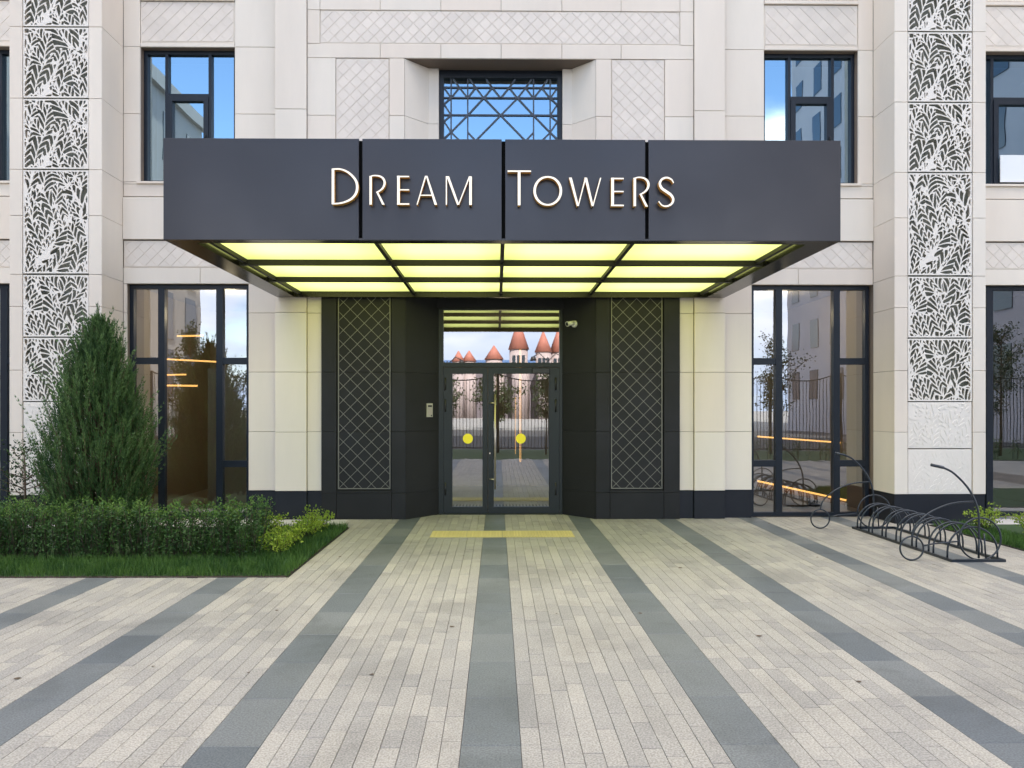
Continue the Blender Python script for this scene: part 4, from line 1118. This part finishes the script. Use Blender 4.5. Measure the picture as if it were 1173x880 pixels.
# big juniper
ju = thing('juniper_tree', (-5.15, 9.5, .01), 'tall dark green juniper with feathery upright sprays beside left window', 'tree')
fo = MB(); bt = MB(); rnd = random.Random(21)
bt.tube([(-5.15,9.5,0),(-5.13,9.5,.8),(-5.16,9.52,2.2)], [.06,.045,.015], 8)
def prof(t):   # half width at relative height t
    return .75*(.80+.20*min(1,t/.30)) if t < .30 else .75*(max(0,1-t)/.70)**.64
JH = 2.80
for s in range(2100):
    t = rnd.random()**1.12; zt_s = JH*(.04+.93*t); rad = prof(t)*(.30+.70*math.sqrt(rnd.random()))
    a = rnd.uniform(0,6.283)
    cx_, cy_ = -5.15, 9.5
    Ls = rnd.uniform(.28,.58)*(1-.35*t)
    out = Vector((math.cos(a), math.sin(a), 0))
    p0 = Vector((cx_,cy_,zt_s)) + out*max(0,rad-.12)
    lean = rnd.uniform(.18,.55)*(1-.5*t)
    dirn = (Vector((0,0,1)) + out*lean + Vector((rnd.gauss(0,.12),rnd.gauss(0,.12),0))).normalized()
    if s % 9 == 0: Ls *= 1.5; dirn = (dirn + out*.25).normalized()
    if p0.z+dirn.z*Ls > JH+(.28 if s % 11 == 0 else .06): Ls *= .5
    nseg = 12; q = p0.copy(); dd = (dirn + out*.5).normalized()
    bt.tube([Vector((cx_,cy_,max(.1,zt_s-.35)))+out*rad*.15, p0, p0+dirn*Ls*.8], [.006,.004,.0015], 3) if s % 2 == 0 else None
    for k in range(nseg):
        dd = (dd*.7 + dirn*.35 + Vector((0,0,.04))).normalized(); q = q + dd*(Ls/nseg)
        wid = .020*(1-.75*k/nseg)+.004
        for j in range(5):
            off = Vector((rnd.gauss(0,1),rnd.gauss(0,1),rnd.gauss(0,.6)))*wid*.75
            sd = (dd*1.0 + off.normalized()*.42).normalized(); sdw = sd.cross(Vector((rnd.gauss(0,1),rnd.gauss(0,1),rnd.gauss(0,1)))).normalized()
            c = q+off*.5; ll = rnd.uniform(.028,.055); ww = rnd.uniform(.0035,.007)
            fo.add([c-sdw*ww, c+sdw*ww, c+sd*ll], [(0,1,2)], 1 if (s % 3 == 0 and k > 1) or (k > 9 and s % 3 == 1) else 0)
fo.build('foliage', [M['juniper'], M['juniper_tip']], ju); bt.build('trunk', M['bark'], ju)
# loose dark shrub at the far left
def loose(name, x, y, hgt, r, seed, label, cat='shrub', n=900, ls=(.03,.05), leafm='dkleaf', group=None, trunk=.02, low=.2):
    t = thing(name, (x, y, .01), label, cat, group); rnd = random.Random(seed); fo = MB(); tr = MB()
    tr.tube([(x,y,0),(x+.02,y,hgt*.45),(x,y+.02,hgt*.9)], [trunk,trunk*.7,trunk*.25], 7)
    nb = 26
    for s in range(nb):
        t0 = rnd.uniform(low,.92); a = rnd.uniform(0,6.28); rad = r*rnd.uniform(.5,1)*(math.sin(math.pi*min(1,max(.12,(t0-low)/(1-low)*.9+.12))))
        p0 = Vector((x,y,hgt*t0)); p1 = p0+Vector((math.cos(a)*rad, math.sin(a)*rad, hgt*rnd.uniform(.06,.2)))
        mid = p0.lerp(p1,.5)+Vector((0,0,-.02)); tr.tube([p0,mid,p1], [trunk*.35,trunk*.22,trunk*.1], 5)
        for k in range(n//nb):
            q = p0.lerp(p1, rnd.uniform(.25,1.08))+Vector([rnd.gauss(0,r*.11) for _ in range(3)]); leafquad(fo, q, rnd.uniform(*ls), rnd, .2, .6)
    fo.build('crown', M[leafm], t); tr.build('trunk', M['bark'], t)
loose('deciduous_shrub', -6.15, 9.55, 1.25, .5, 77, 'loose small leaved dark shrub left of the juniper by stone pier')
loose('deciduous_shrub', -6.95, 9.2, 1.0, .45, 78, 'loose dark shrub at the left edge of the photo behind hedge')

# ------------------------------------------------------------------ bicycle rack
rk = thing('bicycle_rack', (5.27, 9.1, 0), 'dark metal bicycle rack with arched hoops and two old fashioned bicycle shapes', 'bicycle rack')
m = MB(); X0, X1, Y0, Y1 = 5.0, 5.56, 7.98, 10.15
for x in (X0, X1): m.box(x-.02, x+.02, Y0, Y1, .001, .03)
m.box(X0-.02, X1+.02, Y0-.04, Y0-.0005, .001, .03); m.box(X0-.02, X1+.02, Y1+.0005, Y1+.04, .001, .03)
m.build('base_frame', M['rack'], rk)
def hoop(y):
    m = MB(); r = (X1-X0)/2; c = (X0+X1)/2; zb0 = .37-r
    pts = [(X0,y,.03)]+[(c-r*math.cos(a),y,zb0+r*math.sin(a)) for a in [math.pi*i/16 for i in range(17)]]+[(X1,y,.03)]
    m.tube(pts, .0105, 8); m.build('hoop', M['rack'], rk)
for y in (10.07, 9.98, 9.76, 9.67, 9.42, 9.33, 9.09, 8.99, 8.74, 8.65, 8.40, 8.31, 8.05): hoop(y)
def circ(c, r, n=40): return [(c[0]+r*math.cos(2*math.pi*i/n), c[1], c[2]+r*math.sin(2*math.pi*i/n)) for i in range(n)]
def spline(pts, k=6):
    return [tuple(q) for q in smooth([tuple(p) for p in pts], k)]
for Yp in (8.02, 10.17):
    dx0 = 0.0 if Yp < 9 else -.06
    bk = MB(); wc = (5.345+dx0, Yp, .242); bk.tube(circ(wc, .232)+[], .010, 8, closed=True)
    big = bk.build('bicycle_shape', M['rack'], rk)
    m = MB(); m.tube(circ((4.585+dx0, Yp, .140), .130), .010, 8, closed=True); m.build('small_wheel', M['rack'], big)
    m = MB()
    m.tube(spline([(4.585+dx0,Yp,.27),(4.63+dx0,Yp,.40),(4.78+dx0,Yp,.53),(4.95+dx0,Yp,.61),(5.10+dx0,Yp,.645),(5.28+dx0,Yp,.655)]), .010, 8)
    m.tube([(4.71+dx0,Yp,.165),(4.83+dx0,Yp,.19),(5.11+dx0,Yp,.215)], .009, 8); m.build('spine', M['rack'], big)
    m = MB()
    m.tube(spline([(5.335+dx0,Yp,.24),(5.33+dx0,Yp,.50),(5.29+dx0,Yp,.66),(5.20+dx0,Yp,.82),(5.05+dx0,Yp,.97),(4.92+dx0,Yp,1.035),(4.83+dx0,Yp,1.055)]), .012, 8)
    m.tube([(5.33+dx0,Yp+.0,.03),(5.335+dx0,Yp,.24)], .011, 8); m.tube([(5.41+dx0,Yp,.03),(5.39+dx0,Yp,.30)], .009, 8)
    m.build('fork', M['rack'], big)
    m = MB(); m.tube([(4.94+dx0,Yp,1.03),(4.80+dx0,Yp,1.062)], .017, 8); m.build('handlebar', M['rack'], big)

# ------------------------------------------------------------------ what stands behind the camera and shows in the glass
lw_ = MB(); lw_.add([(-40,-7,-.04),(40,-7,-.04),(40,-.9,-.04),(-40,-.9,-.04)], [(0,1,2,3)]); o = lw_.build('lawn', M['lawn']); struct(o)
pth = MB(); pth.add([(-40,-34,-.045),(40,-34,-.045),(40,-7,-.045),(-40,-7,-.045)], [(0,1,2,3)]); struct(pth.build('road', M['asphalt']))
fe = thing('metal_fence', (0,-5,-.04), 'tall dark metal bar fence with sagging top rail across from the entrance', 'fence')
fb = MB(); fr_ = MB()
FW = 2.6
for i in range(-9, 10):
    x0 = i*FW
    p_ = MB(); p_.box(x0-.05, x0+.05, -5.05, -4.95, -.04, 3.05); p_.build('post', M['fence'], fe)
    n_ = 20
    for k in range(1, n_):
        t = k/n_; x = x0+FW*t; z = 2.75+.28*(2*t-1)**2
        fb.box(x-.009, x+.009, -5.009, -4.991, .1, z)
    pts = [(x0+FW*t, -5, 2.75+.28*(2*t-1)**2) for t in [q/12 for q in range(13)]]
    fr_.tube(pts, .022, 6); fr_.box(x0, x0+FW, -5.02, -4.98, .12, .16)
fb.build('bars', M['fence'], fe); fr_.build('rail', M['fence'], fe)
# tall grey building on the right, beige one on the left
def facade_building(name, x0, x1, y0, y1, hgt, mt, label, nx, ny, z0=2.5, ww=1.3, wh=2.2, side=None, dy=None):
    t = thing(name, ((x0+x1)/2, (y0+y1)/2, 0), label, 'building')
    m = MB(); m.box(x0, x1, y0, y1, -.1, hgt); m.build('wall', M[mt], t)
    m = MB(); m.box(x0-.3, x1+.3, y0-.3, y1+.3, hgt+.002, hgt+.8); m.build('parapet', M[mt], t)
    st = (hgt-z0-.5)/ny
    for i in range(nx):
        for j in range(ny):
            cx_ = x0+(x1-x0)*(i+.5)/nx; cz_ = z0+st*j
            m = MB(); m.box(cx_-ww/2, cx_+ww/2, y1+.002, y1+.05, cz_, cz_+wh); w_ = m.build('window', M['frame'], t)
            m = MB(); m.box(cx_-ww/2+.1, cx_-.05, y1+.052, y1+.06, cz_+.1, cz_+wh-.1); m.box(cx_+.05, cx_+ww/2-.1, y1+.052, y1+.06, cz_+.1, cz_+wh-.1); m.build('pane', M['far_glass'], w_)
    if side:
        xs_ = x1 if side > 0 else x0
        nd = max(1, int((y1-y0)/3.1))
        for i in range(nd):
            for j in range(ny):
                cy_ = y0+(y1-y0)*(i+.5)/nd; cz_ = z0+st*j
                a, b = (xs_+.002, xs_+.05) if side > 0 else (xs_-.05, xs_-.002)
                m = MB(); m.box(a, b, cy_-ww/2, cy_+ww/2, cz_, cz_+wh); m.build('window', M['far_glass'], t)
    return t
facade_building('office_building', 24.4, 44.0, -38, -4, 38, 'far_wall', 'tall grey building with dark windows opposite on the right', 6, 9, side=-1)
facade_building('residential_block', -46, -20.0, -27, -7, 20.5, 'far_wall2', 'beige residential block with tall windows opposite on the left', 9, 5, ww=1.5, wh=2.9, side=1)
# generic towers with red cone roofs far away
def tower(x, y, r, hw, hr, label, cm='pink', rm='redroof'):
    t = thing('tower', (x, y, 0), label, 'building', 'distant towers with pointed roofs')
    m = MB(); m.cyl((x,y,-.1), (0,0,1), r, r, hw+.1, 20); m.build('wall', M[cm], t)
    m = MB(); m.cyl((x,y,hw+.01), (0,0,1), r*1.15, .05, hr, 20); m.build('roof', M[rm], t)
    for k in range(3):
        a = R(60+30*k); m = MB(); m.box(x+r*math.cos(a)-.25, x+r*math.cos(a)+.25, y+r*math.sin(a)-.1, y+r*math.sin(a)+.12, hw-2.2, hw-1); m.build('window', M['far_glass'], t)
dT = -96
def tx(px, d=120): return (px-569)/836*d
tower(tx(594), dT, 1.5, 11.3, 5.2, 'distant pale tower with the largest red cone roof')
tower(tx(621.5), dT+2, 1.25, 10.7, 3.6, 'distant pale tower with red cone roof right of the largest')
tower(tx(566), dT-3, 1.45, 9.9, 2.4, 'distant pale tower with low red cone roof left of the largest')
tower(tx(538), dT, 1.1, 9.4, 1.8, 'distant small tower with red cone roof second from left')
tower(tx(526), dT+1, 1.0, 9.3, 1.8, 'distant small tower with red cone roof farthest left')
tower(tx(640), dT, 1.4, 10.8, 4.4, 'distant pale tower with red cone roof farthest right')
t = thing('low_hall', (0, dT-6, 0), 'long low pink hall with blue roof behind the distant towers', 'building')
m = MB(); m.box(-26, 30, dT-16, dT-4, -.1, 8.2); m.build('wall', M['hallwall'], t)
m = MB(); m.add([(-26.4,dT-4,8.21),(30.4,dT-4,8.21),(30.4,dT-16,8.21),(-26.4,dT-16,8.21),(-24,dT-10,10.3),(28,dT-10,10.3)], [(0,1,5,4),(2,3,4,5),(1,2,5),(3,0,4),(3,2,1,0)]); m.build('roof', M['blueroof'], t)
loose('garden_tree', 9.4, -1.6, 3.9, 1.0, 91, 'young leafy tree opposite the right ground floor window', 'tree', 2600, (.06,.10), 'dkleaf', trunk=.05, low=.35)
loose('garden_tree', 17.2, -2.2, 4.6, 1.1, 92, 'young leafy tree opposite the far right window', 'tree', 2600, (.06,.10), 'dkleaf', trunk=.05, low=.25)
loose('garden_tree', 1.75, -3.2, 2.9, .5, 93, 'slim young tree by the fence opposite the doors', 'tree', 900, (.05,.08), 'dkleaf', trunk=.03, low=.4)
loose('conifer_tree', -10.2, -1.8, 4.3, .9, 94, 'dark narrow conifer opposite the left ground floor window', 'tree', 5200, (.06,.11), 'juniper', trunk=.06, low=.08)
loose('garden_tree', -8.6, -3.2, 3.4, 1.3, 95, 'bushy young tree opposite the left window beside the conifer', 'tree', 3200, (.06,.10), 'dkleaf', trunk=.05, low=.15)
for i, (x_, y_, h_, w_) in enumerate(((-9,'leftmost',5.2,2.6),(-4.6,'second from left',4.2,2.2),(-.2,'middle',4.8,2.4),(4.4,'second from right',4.4,2.3),(9.2,'rightmost',5.4,2.7))):
    loose('street_tree', x_, -36-i%2, h_, w_, 120+i, 'dark round street tree across the road, %s of five opposite the doors' % y_, 'tree', 2200, (.16,.28), 'dkleaf', 'street trees across the road', trunk=.12, low=.15)
hb = thing('low_hedge', (10, -1.4, 0), 'thin low hedge along the lawn opposite the right windows', 'hedge')
m = MB(); st = MB(); rnd = random.Random(8)
for i in range(260):
    x = rnd.uniform(-13,22)
    if -4 < x < 4.5: continue
    y = rnd.uniform(-1.6,-1.3); st.tube([(x,y,-.04),(x+.02,y,.5)], .006, 4)
    for k in range(26): leafquad(m, (x+rnd.gauss(0,.07), y+rnd.gauss(0,.06), rnd.uniform(.15,.62)), .06, rnd)
m.build('foliage', M['hedge'], hb); st.build('stem', M['twig'], hb)
def lamp(x, y, hh, label):
    t = thing('street_lamp', (x, y, 0), label, 'street lamp', 'street lamps opposite the entrance')
    m = MB(); m.cyl((x,y,-.05), (0,0,1), .07, .04, hh, 10); m.build('pole', M['fence'], t)
    for s in (-1,1):
        m = MB(); m.tube([(x,y,hh-.3),(x+s*.5,y,hh+.2),(x+s*.9,y,hh)], .03, 6); m.build('arm', M['fence'], t)
        m = MB(); m.cyl((x+s*.9,y,hh), (0,0,-1), .12, .22, .25, 12); m.build('lamp_head', M['fence'], t)
lamp(tx(628,45), -22, 4.9, 'twin arm black street lamp opposite the right door leaf')
lamp(tx(512,45), -22, 4.7, 'twin arm black street lamp opposite the left side of the doors')
for o in bpy.data.objects:
    if '_w' in o: del o['_w']
